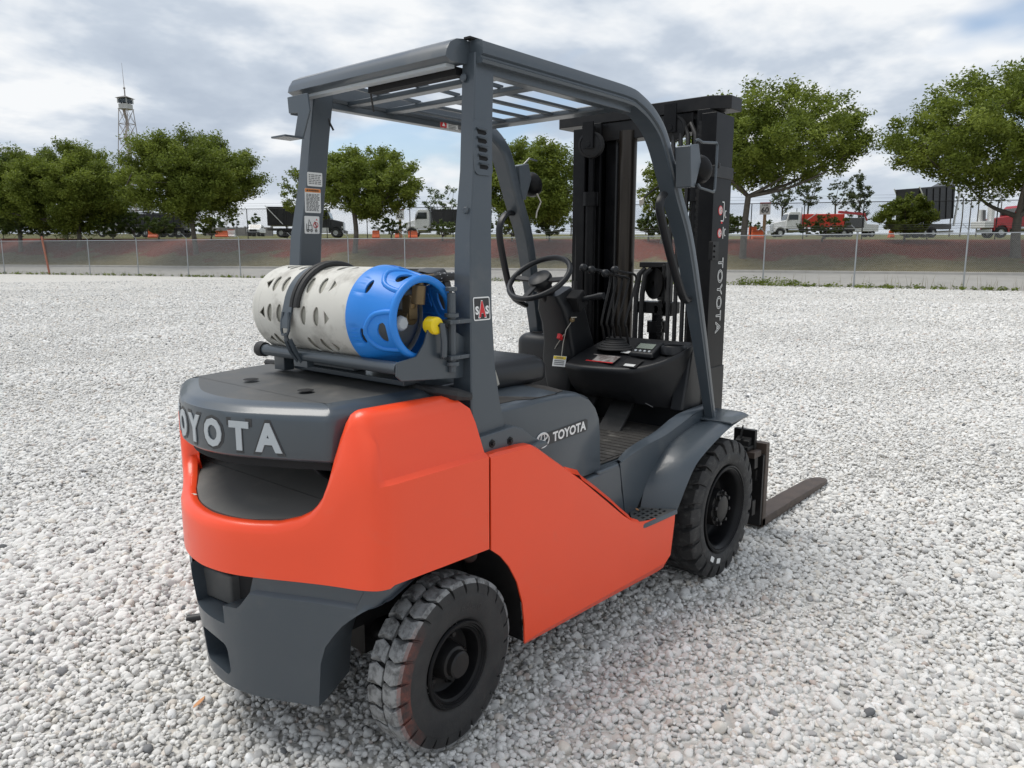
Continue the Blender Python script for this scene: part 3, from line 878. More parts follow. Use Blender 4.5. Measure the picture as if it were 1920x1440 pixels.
# ================================================================== VEHICLES ON THE UPPER YARD
mat('truck_white', (.74, .74, .73), .3, coat=.3); mat('truck_black', (.012, .012, .014), .35, coat=.2, dust=(1.2, .5, .8, (.05, .048, .045), .6))
mat('truck_red', (.42, .015, .018), .3, coat=.4); mat('truck_orange', (.62, .045, .02), .4); mat('truck_grey', (.10, .10, .105), .5); mat('chrome', (.55, .56, .57), .2, metal=1.0)
mat('glass_dark', (.012, .016, .018), .06, coat=.5); mat('alloy', (.55, .56, .56), .3, metal=.6); mat('lamp_glass', (.6, .6, .58), .1)
def vwheel(root, x, y, r, wd, white=True, name='wheel'):
    s = 1 if y > 0 else -1
    mb = MB(); mb.lathe([(r * .5, -wd / 2), (r * .9, -wd / 2), (r, -wd * .36), (r, wd * .36), (r * .9, wd / 2), (r * .5, wd / 2)], (x, y, r), (0, 1, 0), 24)
    o = mb.build(name, RB_T, root, smooth=40)
    mb = MB(); mb.lathe([(r * .52, wd * .42), (r * .5, wd * .46), (r * .40, wd * .30), (r * .22, wd * .30), (r * .2, wd * .44), (0, wd * .46)], (x, y, r), (0, s, 0), 20)
    h = mb.build('rim', MT['alloy'] if white else MT['truck_grey'], o, smooth=40)
RB_T = mat('truck_tyre', (.014, .014, .014), .8)
def heading(px, d, ang):
    """root matrix: ang = 0 means the nose points to the right of the picture, 180 to the left"""
    p = on_plateau(px, d)
    return p, math.atan2(RT.y, RT.x) + rad(ang)
def cab_unit(root, paint, bonnet=1.5, cw=2.3, x0=3.0, zc=1.0, top=2.95):
    """conventional cab: nose at x = x0 + 1.7 + bonnet"""
    w2 = cw / 2
    mb = MB(); mb.prism([(x0, zc), (x0, top - .25), (x0 + .15, top), (x0 + 1.25, top), (x0 + 1.45, top - .2), (x0 + 1.70, zc + 1.0), (x0 + 1.72, zc)], -w2, w2, 'xz'); c = mb.build('cab', paint, root, bevel=.06)
    nose = x0 + 1.7 + bonnet
    mb = MB(); mb.loft([[(x0 + 1.68, -w2 * .86, zc - .2), (x0 + 1.68, w2 * .86, zc - .2), (x0 + 1.68, w2 * .80, zc + 1.0), (x0 + 1.68, -w2 * .80, zc + 1.0)], [(nose - .12, -w2 * .62, zc - .2), (nose - .12, w2 * .62, zc - .2), (nose - .12, w2 * .56, zc + .72), (nose - .12, -w2 * .56, zc + .72)]], True); mb.build('bonnet', paint, root, bevel=.08)
    mb = MB(); mb.box(nose - .12, nose - .04, -w2 * .55, w2 * .55, zc - .15, zc + .62); mb.build('grille', MT['chrome'], root, bevel=.02)
    mb = MB(); mb.box(nose - .02, nose + .15, -w2, w2, .45, .80); mb.build('bumper', MT['chrome'] if paint is not MT['truck_black'] else MT['truck_grey'], root, bevel=.04)
    for s in (-1, 1):
        mb = MB(); ar = [(nose - .85 + .72 * math.cos(t), .55 + .72 * math.sin(t)) for t in np.linspace(rad(10), rad(185), 12)]; ar += [(nose - .85 + .60 * math.cos(t), .55 + .60 * math.sin(t)) for t in np.linspace(rad(185), rad(10), 12)]
        mb.prism(ar, s * w2 * .55, s * w2, 'xz'); mb.build('front_fender', paint, root, smooth=40)
        mb = MB(); mb.box(nose - .25, nose - .1, s * w2 * .64 - .12, s * w2 * .64 + .12, zc + .0, zc + .2); mb.build('headlight', MT['lamp_glass'], root, bevel=.03)
        mb = MB(); mb.add([(x0 + .30, s * (w2 + .012), zc + 1.05), (x0 + 1.52, s * (w2 + .012), zc + 1.05), (x0 + 1.34, s * (w2 + .012), top - .32), (x0 + .30, s * (w2 + .012), top - .32)], [(0, 1, 2, 3)]); mb.build('side_window', MT['glass_dark'], root)
        mb = MB(); mb.bar((x0 + 1.5, s * (w2 + .25), zc + .9), (x0 + 1.5, s * (w2 + .25), zc + 1.6), .22, .06, (1, 0, 0)); mb.build('mirror', MT['truck_grey'], root)
        mb = MB(); mb.cyl((x0 - .12, s * (w2 - .15), 1.0), (x0 - .12, s * (w2 - .15), top + .55), .07, 10); mb.build('exhaust_stack', MT['chrome'], root)
        vwheel(root, nose - .85, s * (w2 - .15), .52, .30)
        mb = MB(); mb.cyl((x0 + .2, s * (w2 - .3), .85), (x0 + 1.4, s * (w2 - .3), .85), .3, 16); mb.build('fuel_tank', MT['chrome'], root, smooth=40)
    mb = MB(); wz0, wz1 = zc + 1.08, top - .26
    mb.add([(x0 + 1.735 - .0, -w2 * .85, wz0), (x0 + 1.735, w2 * .85, wz0), (x0 + 1.515, w2 * .82, wz1 + .02), (x0 + 1.515, -w2 * .82, wz1 + .02)], [(0, 1, 2, 3)]); mb.build('windscreen', MT['glass_dark'], root)
    mb = MB(); mb.box(-4.2, x0 + 1.8, -.45, .45, .75, 1.0); mb.build('frame', MT['truck_grey'], root)
def dump_body(root, paint, xr, xf, z0, z1, wd=2.5, tilt=0.0, ribs=7, arm=True):
    w2 = wd / 2
    e = empty('dump_body', (xr, 0, z0), root); e.rotation_euler = (0, -tilt, 0)
    L_ = xf - xr; H_ = z1 - z0
    mb = MB()
    mb.prism([(0, 0), (L_, 0), (L_ + .15, H_), (-.1, H_)], -w2, -w2 + .06, 'xz'); mb.prism([(0, 0), (L_, 0), (L_ + .15, H_), (-.1, H_)], w2 - .06, w2, 'xz')
    mb.box(0, L_, -w2 + .06, w2 - .06, 0, .1); mb.box(L_ - .02, L_ + .06, -w2 + .06, w2 - .06, .1, H_); mb.build('bed_shell', paint, e)
    mb = MB(); mb.box(-.06, .0, -w2, w2, 0, H_); mb.build('tailgate', paint, e)
    for k in range(ribs):
        for s in (-1, 1):
            x = .15 + (L_ - .3) * k / (ribs - 1)
            mb = MB(); mb.box(x - .06, x + .06, s * w2 - (.0 if s > 0 else .08), s * w2 + (.08 if s > 0 else .0), .05, H_ - .06); mb.build('bed_rib', paint, e)
    for s in (-1, 1):
        mb = MB(); mb.box(-.1, L_ + .2, s * (w2 + .02) - .07, s * (w2 + .02) + .07, H_ - .04, H_ + .1); mb.build('top_rail', paint, e)
    mb = MB(); mb.prism([(L_ - .2, H_ + .11), (L_ + .9, H_ + .45), (L_ + .95, H_ + .38), (L_ - .15, H_ + .05)], -w2 + .1, w2 - .1, 'xz'); mb.build('cab_guard', paint, e)
    if arm:
        for s in (-1, 1):
            mb = MB(); mb.bar((L_ * .35, s * (w2 + .14), .15), (-.2, s * (w2 + .14), H_ + .2), .08, .08); mb.build('tarp_arm', MT['truck_white'], e)
    return e
def axles(root, xs, r=.50, wd=2.3, white=True):
    for x in xs:
        for s in (-1, 1):
            vwheel(root, x, s * (wd / 2 - .25), r, .5, white)
            
# 1 black dump body with white cab, far left, nose left
p, rz = heading(255, 98, 172); t1 = empty('dump_truck', p, rz=rz); tag(t1, 'dump truck with a white cab at the far left behind the oaks', 'truck')
cab_unit(t1, MT['truck_white'], 1.3, x0=1.6); dump_body(t1, MT['truck_black'], -3.6, 1.2, 1.25, 3.0); axles(t1, (-1.0, -2.3, -3.4))
# black box trailer
p, rz = heading(312, 90, 178); t2 = empty('trailer', p, rz=rz); tag(t2, 'black side-board trailer beside the broad oak trunk', 'trailer')
dump_body(t2, MT['truck_black'], -2.6, 2.4, 1.15, 2.55, arm=False); axles(t2, (-1.2, -2.2)); mb = MB(); mb.box(-2.6, 3.6, -.5, .5, .85, 1.1); mb.build('frame', MT['truck_grey'], t2)
# 2 black dump truck, nose right, behind the left pillar
p, rz = heading(578, 84, 4); t3 = empty('dump_truck', p, rz=rz); tag(t3, 'black dump truck facing right, partly behind the left pillar', 'truck')
cab_unit(t3, MT['truck_black'], 1.4, x0=1.0); dump_body(t3, MT['truck_black'], -3.9, .7, 1.25, 3.15); axles(t3, (-1.3, -2.6)); mb = MB(); mb.box(1.0, 2.5, -1.16, -1.05, .55, 1.05); mb.build('side_step', MT['truck_white'], t3)
# white car behind it
# 3 white dump truck nose left
p, rz = heading(845, 88, 176); t4 = empty('dump_truck', p, rz=rz); tag(t4, 'white-cabbed dump truck with black bed near the lane 62 sign', 'truck')
cab_unit(t4, MT['truck_white'], 1.2, x0=2.2, top=3.1); dump_body(t4, MT['truck_black'], -4.6, 1.8, 1.3, 3.0); axles(t4, (-1.6, -2.9, -4.0)); 
# 4 orange tank truck nose left
p, rz = heading(1532, 94, 177); t5 = empty('tank_truck', p, rz=rz); tag(t5, 'orange tank truck with a white cab beyond the right-hand fence', 'truck')
cab_unit(t5, MT['truck_white'], 1.5, x0=2.6, top=3.0)
mb = MB(); mb.box(-2.6, 2.3, -1.2, 1.2, 1.2, 2.75); mb.build('body', MT['truck_orange'], t5, bevel=.08)
for k in range(6):
    for s in (-1, 1):
        mb = MB(); x = -2.4 + k * .9; mb.box(x, x + .12, s * 1.2 - .04, s * 1.2 + .04, 1.25, 2.7); mb.build('body_rib', MT['truck_orange'], t5)
mb = MB(); mb.box(-5.0, -2.7, -1.15, 1.15, 1.1, 2.3); mb.build('rear_deck', MT['truck_grey'], t5, bevel=.04)
mb = MB(); mb.bar((-2.3, -.2, 3.05), (-5.6, -.4, 2.75), .35, .30); mb.bar((-2.9, -.2, 1.4), (-2.9, -.2, 3.1), .35, .35); mb.bar((-5.5, -.4, 2.75), (-5.9, -.4, 2.0), .2, .2); mb.build('crane_arm', MT['truck_red'], t5, bevel=.03)
mb = MB(); mb.bar((1.9, 1.25, 2.0), (.7, 1.25, 2.9), .07, .07); mb.build('tarp_arm', MT['truck_white'], t5)
axles(t5, (-1.4, -2.7))
# white pick-up behind the crane
p, rz = heading(1606, 100, 186); t5b = empty('utility_truck', p, rz=rz); tag(t5b, 'white utility truck at the tail of the orange tank truck', 'truck')
mb = MB(); mb.prism([(-2.2, .7), (-2.2, 1.6), (-.6, 1.65), (-.3, 2.3), (.9, 2.3), (1.4, 1.6), (2.5, 1.5), (2.6, .7)], -1.0, 1.0, 'xz'); mb.build('body', MT['truck_white'], t5b, bevel=.06)
mb = MB(); mb.prism([(-.2, 1.65), (.0, 2.2), (.8, 2.2), (1.2, 1.65)], -1.012, 1.012, 'xz'); mb.build('side_window', MT['glass_dark'], t5b); axles(t5b, (-1.4, 1.6), .4, 2.0)
# 5 black dump trailer seen from the rear
p, rz = heading(1728, 78, 24); t6 = empty('dump_trailer', p, rz=rz); tag(t6, 'tall black dump trailer behind the large shrub at the right', 'trailer')
dump_body(t6, MT['truck_black'], -2.5, 2.5, 1.5, 4.7, 2.6, rad(5), 6); axles(t6, (-1.2, -.0)); mb = MB(); mb.box(-2.5, 3.4, -.5, .5, .9, 1.4); mb.build('frame', MT['truck_grey'], t6)
mb = MB(); mb.box(2.75, 2.85, -1.2, 1.2, .55, .75); mb.bar((2.6, -1.3, 1.2), (3.1, -1.3, 4.9), .14, .14); mb.build('hoist_arm', MT['truck_white'], t6)
# 6 red truck nose left, cut by the frame
p, rz = heading(1925, 70, 178); t7 = empty('crane_truck', p, rz=rz); tag(t7, 'red truck with white nose at the right edge of the picture', 'truck')
cab_unit(t7, MT['truck_red'], 1.9, x0=.4, top=2.9)
mb = MB(); mb.box(3.9, 4.7, -1.15, 1.15, .9, 1.5); mb.box(4.1, 4.4, -.6, -.2, 1.5, 2.6); mb.box(3.7, 4.0, .1, .8, 1.5, 2.9); mb.build('front_winch', MT['truck_white'], t7, bevel=.04)
mb = MB(); mb.cyl((4.0, -.9, 1.5), (4.0, -.9, 2.4), .18, 10); mb.cyl((4.3, .3, 1.4), (4.35, .2, 2.5), .13, 10); mb.build('winch_gear', MT['truck_grey'], t7)
mb = MB(); mb.box(-4.5, .2, -1.2, 1.2, 1.1, 2.2); mb.build('service_body', MT['truck_red'], t7, bevel=.05); axles(t7, (-1.5, -2.8))
# 7 white pick-up facing the camera
p, rz = heading(483, 122, -82); t8 = empty('pickup_truck', p, rz=rz); tag(t8, 'white pickup facing the camera between the oak and the pillar', 'pickup')
mb = MB(); mb.prism([(-2.7, .55), (-2.7, 1.25), (-1.0, 1.28), (-.75, 1.85), (.55, 1.88), (1.15, 1.30), (2.4, 1.15), (2.6, .95), (2.62, .5)], -.98, .98, 'xz'); mb.build('body', MT['truck_white'], t8, bevel=.09)
mb = MB(); mb.add([(1.22, -.82, 1.31), (1.22, .82, 1.31), (.66, .74, 1.82), (.66, -.74, 1.82)], [(0, 1, 2, 3)]); mb.build('windscreen', MT['glass_dark'], t8)
mb = MB(); mb.box(2.60, 2.68, -.55, .55, .72, 1.05); mb.build('grille', MT['truck_black'], t8); mb = MB(); mb.box(2.62, 2.74, -.95, .95, .45, .66); mb.build('bumper', MT['truck_grey'], t8, bevel=.03)
for s in (-1, 1):
    mb = MB(); mb.box(2.58, 2.66, s * .76 - .16, s * .76 + .16, .82, 1.02); mb.build('headlight', MT['lamp_glass'], t8, bevel=.02)
    mb = MB(); mb.box(.85, .95, s * 1.1 - .1, s * 1.1 + .1, 1.32, 1.5); mb.build('mirror', MT['truck_black'], t8)
axles(t8, (-1.7, 1.7), .40, 1.9)

# grey boundary wall far behind
mat('block_wall', (.24, .23, .22), .9, var=(.3, .5))
A_, B_ = on_plateau(385, 175), on_plateau(512, 165)
mb = MB(); mb.bar(A_ + Vector((0, 0, .8)), B_ + Vector((0, 0, .8)), .25, 2.0)
for k in range(9): mb.obox(A_.lerp(B_, k / 8) + Vector((0, 0, .9)), (.2, 0, 0), (0, .2, 0), (0, 0, 1.1))
tag(mb.build('boundary_wall', MT['block_wall'], smooth=0), 'low grey wall far behind the white pickup', 'wall')
# ================================================================== SIGNS AND BARRIERS
mat('sign_white', (.80, .80, .79), .4); mat('sign_ink', (.012, .012, .012), .5); mat('wood_post', (.34, .22, .12), .8, var=(6, .6)); mat('barrier_orange', (.78, .13, .03), .5); mat('sign_red', (.60, .05, .04), .5)
def lane_sign(px, d, row_t, row_b, pxw, num, label):
    p = on_plateau(px, d); k = d / FPX
    zt, zb = hgt(row_t, d), hgt(row_b, d); w_ = pxw * k / 2
    e = empty('lane_sign', p); tag(e, label, 'sign', 'numbered lane signs')
    to = (Vector((CAM_POS.x, CAM_POS.y, 0)) - Vector((p.x, p.y, 0))).normalized()
    ux = Vector((-to.y, to.x, 0))
    def L(v): return Vector(v) - 0 * p
    c = Vector((0, 0, (zt + zb) / 2 - p.z))
    mb = MB(); mb.obox(c, ux * w_, Vector((0, 0, (zt - zb) / 2)), to * .02); mb.build('panel', MT['sign_white'], e)
    mb = MB(); put_text(mb, num, c + to * .026 - Vector((0, 0, (zt - zb) * .12)), ux, (0, 0, 1), (zt - zb) * .46, bold=.02); mb.build('number', MT['sign_ink'], e, smooth=0)
    mb = MB(); put_text(mb, 'Lane', c + to * .026 + Vector((0, 0, (zt - zb) * .29)), ux, (0, 0, 1), (zt - zb) * .17, bold=.0); mb.build('lane_word', MT['sign_ink'], e, smooth=0)
    mb = MB(); mb.obox(c + to * .024 + Vector((0, 0, (zt - zb) * .46)), ux * w_, Vector((0, 0, .025)), to * .002); mb.build('red_edge', MT['sign_red'], e)
    mb = MB(); mb.box(-.09, .09, -.09, .09, -.2, zb - p.z + .4); po = mb.build('wooden_post', MT['wood_post'], e); po.location = -to * .14
    return e
lane_sign(751.5, 72, 393.5, 412.5, 15.5, '62', 'white lane sign numbered 62 in front of the dump truck')
lane_sign(1430, 58, 380, 402.5, 19, '60', 'white lane sign numbered 60 on a wooden post by the mast')
p = on_plateau(428, 100); e = empty('small_sign', p); tag(e, 'small white sign on a thin post near the pickup', 'sign')
mb = MB(); mb.obox((0, 0, 1.9), Vector((RT.x, RT.y, 0)) * .22, (0, 0, .28), Vector((FW.x, FW.y, 0)) * .02); mb.build('panel', MT['sign_white'], e); mb = MB(); mb.cyl((0, 0, 0), (0, 0, 1.7), .03, 8); mb.build('post', MT['galvanised'], e)
def barrier(px, d, w_, label, h=.85, white=False):
    p = on_plateau(px, d); e = empty('road_barrier', p, rz=math.atan2(RT.y, RT.x)); tag(e, label, 'barrier', 'orange barriers in the upper yard')
    mb = MB(); mb.loft([[(-w_, -.28, 0), (w_, -.28, 0), (w_, .28, 0), (-w_, .28, 0)], [(-w_, -.28, .15), (w_, -.28, .15), (w_, .28, .15), (-w_, .28, .15)], [(-w_, -.12, .35), (w_, -.12, .35), (w_, .12, .35), (-w_, .12, .35)], [(-w_, -.09, h), (w_, -.09, h), (w_, .09, h), (-w_, .09, h)]], True)
    mb.build('barrier_body', MT['sign_white'] if white else MT['barrier_orange'], e, bevel=.03)
    mb = MB(); mb.box(-w_ * .9, w_ * .9, -.10, .10, h, h + .06); mb.build('barrier_cap', MT['barrier_orange'], e)
barrier(418, 100, .8, 'orange barrier left of the white pickup', .75); barrier(436, 101, .5, 'white-bodied orange barrier nearest the white pickup', .9, True)
barrier(706, 76, .35, 'orange barrier at the foot of the round oak', .7); barrier(748, 73.5, .32, 'orange barrier below the lane sign beside the white dump truck', .7); barrier(775, 76, .45, 'orange barrier in front of the white cab', .65)
barrier(1418, 57, .42, 'orange barrier below the lane sign right of the mast', .62); barrier(1409, 60, .3, 'orange barrier half behind the tall oak trunk', .9); barrier(290, 82, .5, 'orange barrier under the black trailer', .9); barrier(1668, 80, .25, 'orange barrier beside the large shrub', .7)
# ================================================================== FORKLIFT
mat('grey_paint', (.052, .066, .080), .34, coat=.25, var=(3.2, .35, (.062, .074, .083)), bump=(260, .05, .0006), dust=(2.4, .56, .78, (.15, .148, .14), .5))
mat('grey_worn', (.068, .072, .074), .55, var=(5, .7, (.088, .085, .078)), dust=(9, .5, .75, (.16, .15, .135), .55), bump=(120, .12, .001))
mat('orange_paint', (.90, .078, .022), .33, coat=.14, spec=.45, var=(2.6, .3, (.82, .072, .020)), bump=(300, .045, .0006), dust=(7, .60, .80, (.74, .14, .075), .30))
mat('primer', (.045, .018, .014), .6, var=(9, .5))
mat('black_plastic', (.010, .011, .013), .42, spec=.4, bump=(420, .08, .0006), dust=(7, .58, .85, (.05, .048, .045), .25))
mat('black_gloss', (.005, .005, .006), .36, spec=.16, var=(6, .5, (.018, .018, .018)))
mat('black_metal', (.008, .008, .009), .42, spec=.3, var=(8, .6, (.025, .023, .021)))
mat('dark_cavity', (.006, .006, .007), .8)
mat('chrome_dull', (.045, .038, .032), .3, metal=.7)
mat('rubber', (.017, .017, .018), .62, var=(14, .7, (.032, .031, .03)), bump=(90, .25, .002), dust=(12, .56, .82, (.10, .095, .088), .5))
mat('floor_mat', (.055, .05, .045), .8, var=(9, .8, (.032, .030, .028)), bump=(80, .3, .002), dust=(11, .52, .72, (.22, .205, .18), .6))
mat('vinyl', (.014, .015, .017), .38, bump=(180, .15, .001), dust=(5, .55, .85, (.06, .06, .06), .4))
mat('letter_grey', (.42, .45, .47), .45, bump=(300, .1, .0004))
mat('decal_white', (.78, .78, .76), .4)
mat('decal_grey', (.036, .037, .039), .5)
mat('ink', (.03, .03, .03), .5)
mat('ink_grey', (.16, .16, .16), .5)
mat('warn_orange', (.75, .25, .05), .45)
mat('warn_red', (.62, .02, .025), .42)
mat('warn_yellow', (.75, .55, .03), .45)
mat('tank_white', (.60, .585, .535), .55, var=(5, .5, (.50, .485, .44)), dust=(11, .50, .70, (.22, .205, .18), .65), bump=(40, .12, .002))
mat('tank_grey', (.36, .35, .30), .6, var=(9, .5))
mat('tank_blue', (.016, .215, .68), .42, var=(4, .4, (.016, .165, .56)), bump=(90, .08, .001), dust=(10, .6, .82, (.10, .22, .45), .4))
mat('brass', (.20, .14, .07), .42, metal=.6, var=(20, .6))
mat('yellow_plastic', (.82, .60, .01), .4)
mat('fork_steel', (.085, .062, .05), .55, metal=.25, var=(12, .8, (.05, .038, .032)), bump=(60, .25, .001), dust=(22, .55, .75, (.16, .125, .10), .5))
mat('lcd', (.20, .23, .20), .25)
mat('wire_white', (.55, .52, .45), .6)
mat('lens', (.25, .26, .27), .12, coat=.5)
GP, GW, OR, BP, BG, BM, DC, RB = (MT[k] for k in ('grey_paint', 'grey_worn', 'orange_paint', 'black_plastic', 'black_gloss', 'black_metal', 'dark_cavity', 'rubber'))

FL = empty('forklift', (0.8, 0.02, 0))
tag(FL, 'orange and grey forklift with black mast standing on the gravel', 'forklift')
class FLP:      # forklift parts are built in truck coordinates; FL sits at the base
    pass
def part(mb, name, m, parent=None, **kw):
    o = mb.build(name, m, None, **kw)
    p = parent if parent is not None else FL
    o.parent = p
    off = Vector((0, 0, 0)); q_ = p
    while q_ is not None:
        off += q_.location; q_ = q_.parent
    o.location = Vector(o.location) - off
    return o

YC = 0.02                                     # centre line of the truck
H0 = [(0, -.485), (.08, -.478), (.15, -.46), (.23, -.425), (.31, -.385), (.40, -.343), (.48, -.312), (.53, -.297), (.558, -.285), (.571, -.268), (.576, -.24), (.577, -.05), (.576, .14)]
def half(ds):
    """points of the plan (right half) at the listed half widths along the rear"""
    return ds
def plan_samples():
    P = [(d, x) for d, x in H0]
    S = []
    for (d0, x0), (d1, x1) in zip(P[:-1], P[1:]):
        n = max(2, int(math.hypot(d1 - d0, x1 - x0) / .018))
        if d0 >= .575: n = 4
        for k in range(n):
            t = k / n
            S.append((d0 + (d1 - d0) * t, x0 + (x1 - x0) * t))
    S.append(P[-1])
    # light smoothing of the rear curve
    for _ in range(3):
        T = list(S)
        for i in range(1, len(S) - 1):
            if S[i][1] < -.25:
                T[i] = tuple(.25 * S[i - 1][k] + .5 * S[i][k] + .25 * S[i + 1][k] for k in (0, 1))
        T[0] = (0, (S[0][1] * .5 + S[1][1] * .5)); S = T
    return S
HS = plan_samples()
FULL = [(x, YC - d) for d, x in HS[::-1]] + [(x, YC + (d if d < .25 else .25 + (d - .25) * .80)) for d, x in HS[1:]]     # right seam -> rear -> left seam
def normals(P):
    out_ = []
    for i in range(len(P)):
        a = P[max(i - 1, 0)]; b = P[min(i + 1, len(P) - 1)]
        t = Vector((b[0] - a[0], b[1] - a[1])).normalized()
        out_.append(Vector((t.y, -t.x)))          # outward or inward decided below
    return out_
NRM = normals(FULL)
ctr = Vector((.05, YC))
INW = [n if n.dot(ctr - Vector(p)) > 0 else -n for n, p in zip(NRM, FULL)]
def lerp(t, xs, ys):
    return float(np.interp(t, xs, ys))
def plan_at(d_signed, inset=0.0):
    """point and inward normal of the rear curve at y = YC + d"""
    ys = [p[1] for p in FULL]
    best = None
    y = YC + d_signed
    for i in range(len(FULL) - 1):
        (x0, y0), (x1, y1) = FULL[i], FULL[i + 1]
        if (y0 - y) * (y1 - y) <= 0 and y0 != y1 and min(x0, x1) < -.2:
            t = (y - y0) / (y1 - y0)
            p = Vector((x0 + (x1 - x0) * t, y)); n = (INW[i] * (1 - t) + INW[i + 1] * t).normalized()
            return p + n * inset, n
    return Vector((-.3, y)), Vector((1, 0))

# ---- counterweight (orange casting)
cols = []
for (x, y), n in zip(FULL, INW):
    d = abs(y - YC)
    rear = 1.0 if x < -.262 else 0.0
    side = lerp(x, [-.30, -.25], [0, 1])
    if side < 1:
        zt = lerp(d, [0, .20, .27, .33, .37, .40, .43, .46, .485, .51, .545, .57], [.752, .758, .765, .785, .81, .85, .92, .985, 1.035, 1.07, 1.088, 1.09])
    else:
        zt = 1.09
    zb = lerp(d, [0, .5, .576], [.598, .606, .614])
    if x > -.25: zb = lerp(x, [-.25, .14], [.621, .607])
    # inner edge of the rim: follows the rear curve, then turns into the long side ledge
    if x < -.24 and d < .40:
        ix, iy = x + n.x * .052, y + n.y * .052
    else:
        sg_ = 1 if y > YC else -1
        u_ = lerp(d, [.40, .45, .50, .54, .571], [0, .3, .6, .82, 1.0]) if x < -.24 else 1.0
        ix = lerp(u_, [0, .45, 1.0], [-.296, -.268, -.225]) if x < -.24 else lerp(x, [-.24, .14], [-.222, .14])
        iy = YC + sg_ * (lerp(u_, [0, .45, 1.0], [.372, .418, .442]) if x < -.24 else lerp(x, [-.24, .14], [.442, .462])) * (1 if y < YC else .93)
    side = lerp(d, [.42, .571], [0, 1]) if x < -.24 else 1.0
    prR = [(0, zb), (0, zb + (zt - zb) * .5), (0, zt - .032), (.003, zt - .018), (.010, zt - .007), (.02, zt - .001), (.034, zt), (.046, zt - .004), (.052, zt - .016), (.052, zt - .09)]
    prS = [(0, zb), (0, .900), (.018, .912), (.040, 1.0), (.054, 1.045), (.064, 1.070), (.078, 1.084), (.092, 1.09), (.112, 1.088), (.118, 1.05)]
    crs = lerp(x, [-.285, -.262], [0, 1])
    prS = [(i0 if kk not in (1, 2) else i0 * crs, z0) for kk, (i0, z0) in enumerate(prS)]
    ring = []
    for k in range(10):
        i_ = prR[k][0] * (1 - side) + prS[k][0] * side
        z_ = prR[k][1] * (1 - side) + prS[k][1] * side
        tot = .052 * (1 - side) + .118 * side; f_ = i_ / tot
        px_, py_ = x + (ix - x) * f_, y + (iy - y) * f_
        if k in (1, 2, 3) : px_, py_ = x + n.x * i_, y + n.y * i_
        if x > .13:
            px_ -= lerp(z_, [.9, 1.04, 1.07, 1.095], [0, .02, .06, .09])
        elif x > .0:
            px_ -= lerp(z_, [.9, 1.04, 1.07, 1.095], [0, .01, .03, .045])
        if y > YC and d > .35: z_ = min(z_, 1.045 - .002 * (9 - k))
        ring.append((px_, py_, z_))
    cols.append(ring)
mb = MB(); mb.loft(cols, False, False)
cw = part(mb, 'counterweight', OR, smooth=36, solid=.01)
# inner grey liner and tray behind the opening
mb = MB()
rings = []
for (x, y), n in zip(FULL, INW):
    d = abs(y - YC)
    if x < -.2 and d < .43:
        zt = lerp(d, [0, .20, .27, .33, .37, .40, .43, .46, .5, .6], [.752, .758, .765, .785, .81, .85, .92, .985, 1.03, 1.06])
        rings.append([(x + n.x * .05, y + n.y * .05, zt - .012), (x + n.x * .056, y + n.y * .056, .745)])
mb.loft(rings, False, False)
part(mb, 'counterweight_liner', GW, parent=cw)
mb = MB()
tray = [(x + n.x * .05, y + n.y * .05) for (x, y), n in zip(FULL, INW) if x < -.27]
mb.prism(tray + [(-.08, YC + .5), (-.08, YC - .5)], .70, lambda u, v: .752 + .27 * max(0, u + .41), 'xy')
part(mb, 'counterweight_tray', mat('tray_lightened', (.13, .128, .12), .7, dust=(6, .5, .75, (.22, .21, .19), .6)), parent=cw)  # tray grey lightened in the colour to make up for light the hood blocks
# radiator cavity
mb = MB(); mb.box(-.07, .0, YC - .47, YC + .47, .60, 1.06)
part(mb, 'radiator', DC)
mb = MB()
mb.tube([(-.15, YC - .2, .80), (-.11, YC - .05, .83), (-.10, YC + .1, .84)], .022, 10)
mb.cyl((-.14, YC - .30, .79), (-.09, YC - .30, .79), .07, 20)
mb.cyl((-.16, YC - .30, .79), (-.14, YC - .30, .79), .018, 10)
part(mb, 'exhaust_pipe', BM)

# ---- lower counterweight (grey) with wheel cut-out and tow pockets
def low_inset(z):
    return lerp(z, [.20, .30, .50, .60], [.045, .036, .014, .010])
mb = MB()
ARCH_D = [.355, .36, .377, .40, .432, .47, .515, .545, .565, .576]
ARCH_Z = [.20, .33, .395, .43, .475, .51, .545, .558, .568, .58]
def zlow(x, d):
    if x > -.262:
        return lerp(x, [-.262, -.24, -.138, .0], [.572, .577, .616, .63])
    return lerp(d, ARCH_D, ARCH_Z) if d > .355 else .20
def wall_zs(z0):
    return [z0 + (.535 - z0) * t for t in (0, .2, .4, .6, .8, 1)] + [.540, .552, .57, .612] if z0 < .53 else [z0 + (.612 - z0) * t / 9 for t in range(10)]
def wall_col(x, y, n, z0, z1, k=10):
    d = abs(y - YC)
    r = []
    for j in range(k):
        z = wall_zs(z0)[j]
        i_ = low_inset(z)
        if z > .540: i_ += .012 if z > .552 else .012 * (z - .540) / .012
        r.append((x + n.x * i_, y + n.y * i_, z))
    return r
segs = {}
NOTCH = .075
R_, L_ = [], []
for (x, y), n in zip(FULL, INW):
    d = y - YC
    if d <= -.2: 
        if x < -.13: R_.append(((x, y), n))
    elif d >= .2:
        if x < -.13: L_.append(((x, y), n))
for S in (R_, L_):
    zs = [zlow(p[0], abs(p[1] - YC)) for p, n in S]
    mb.loft([wall_col(p[0], p[1], n, z0, .612) for (p, n), z0 in zip(S, zs)], False, False)
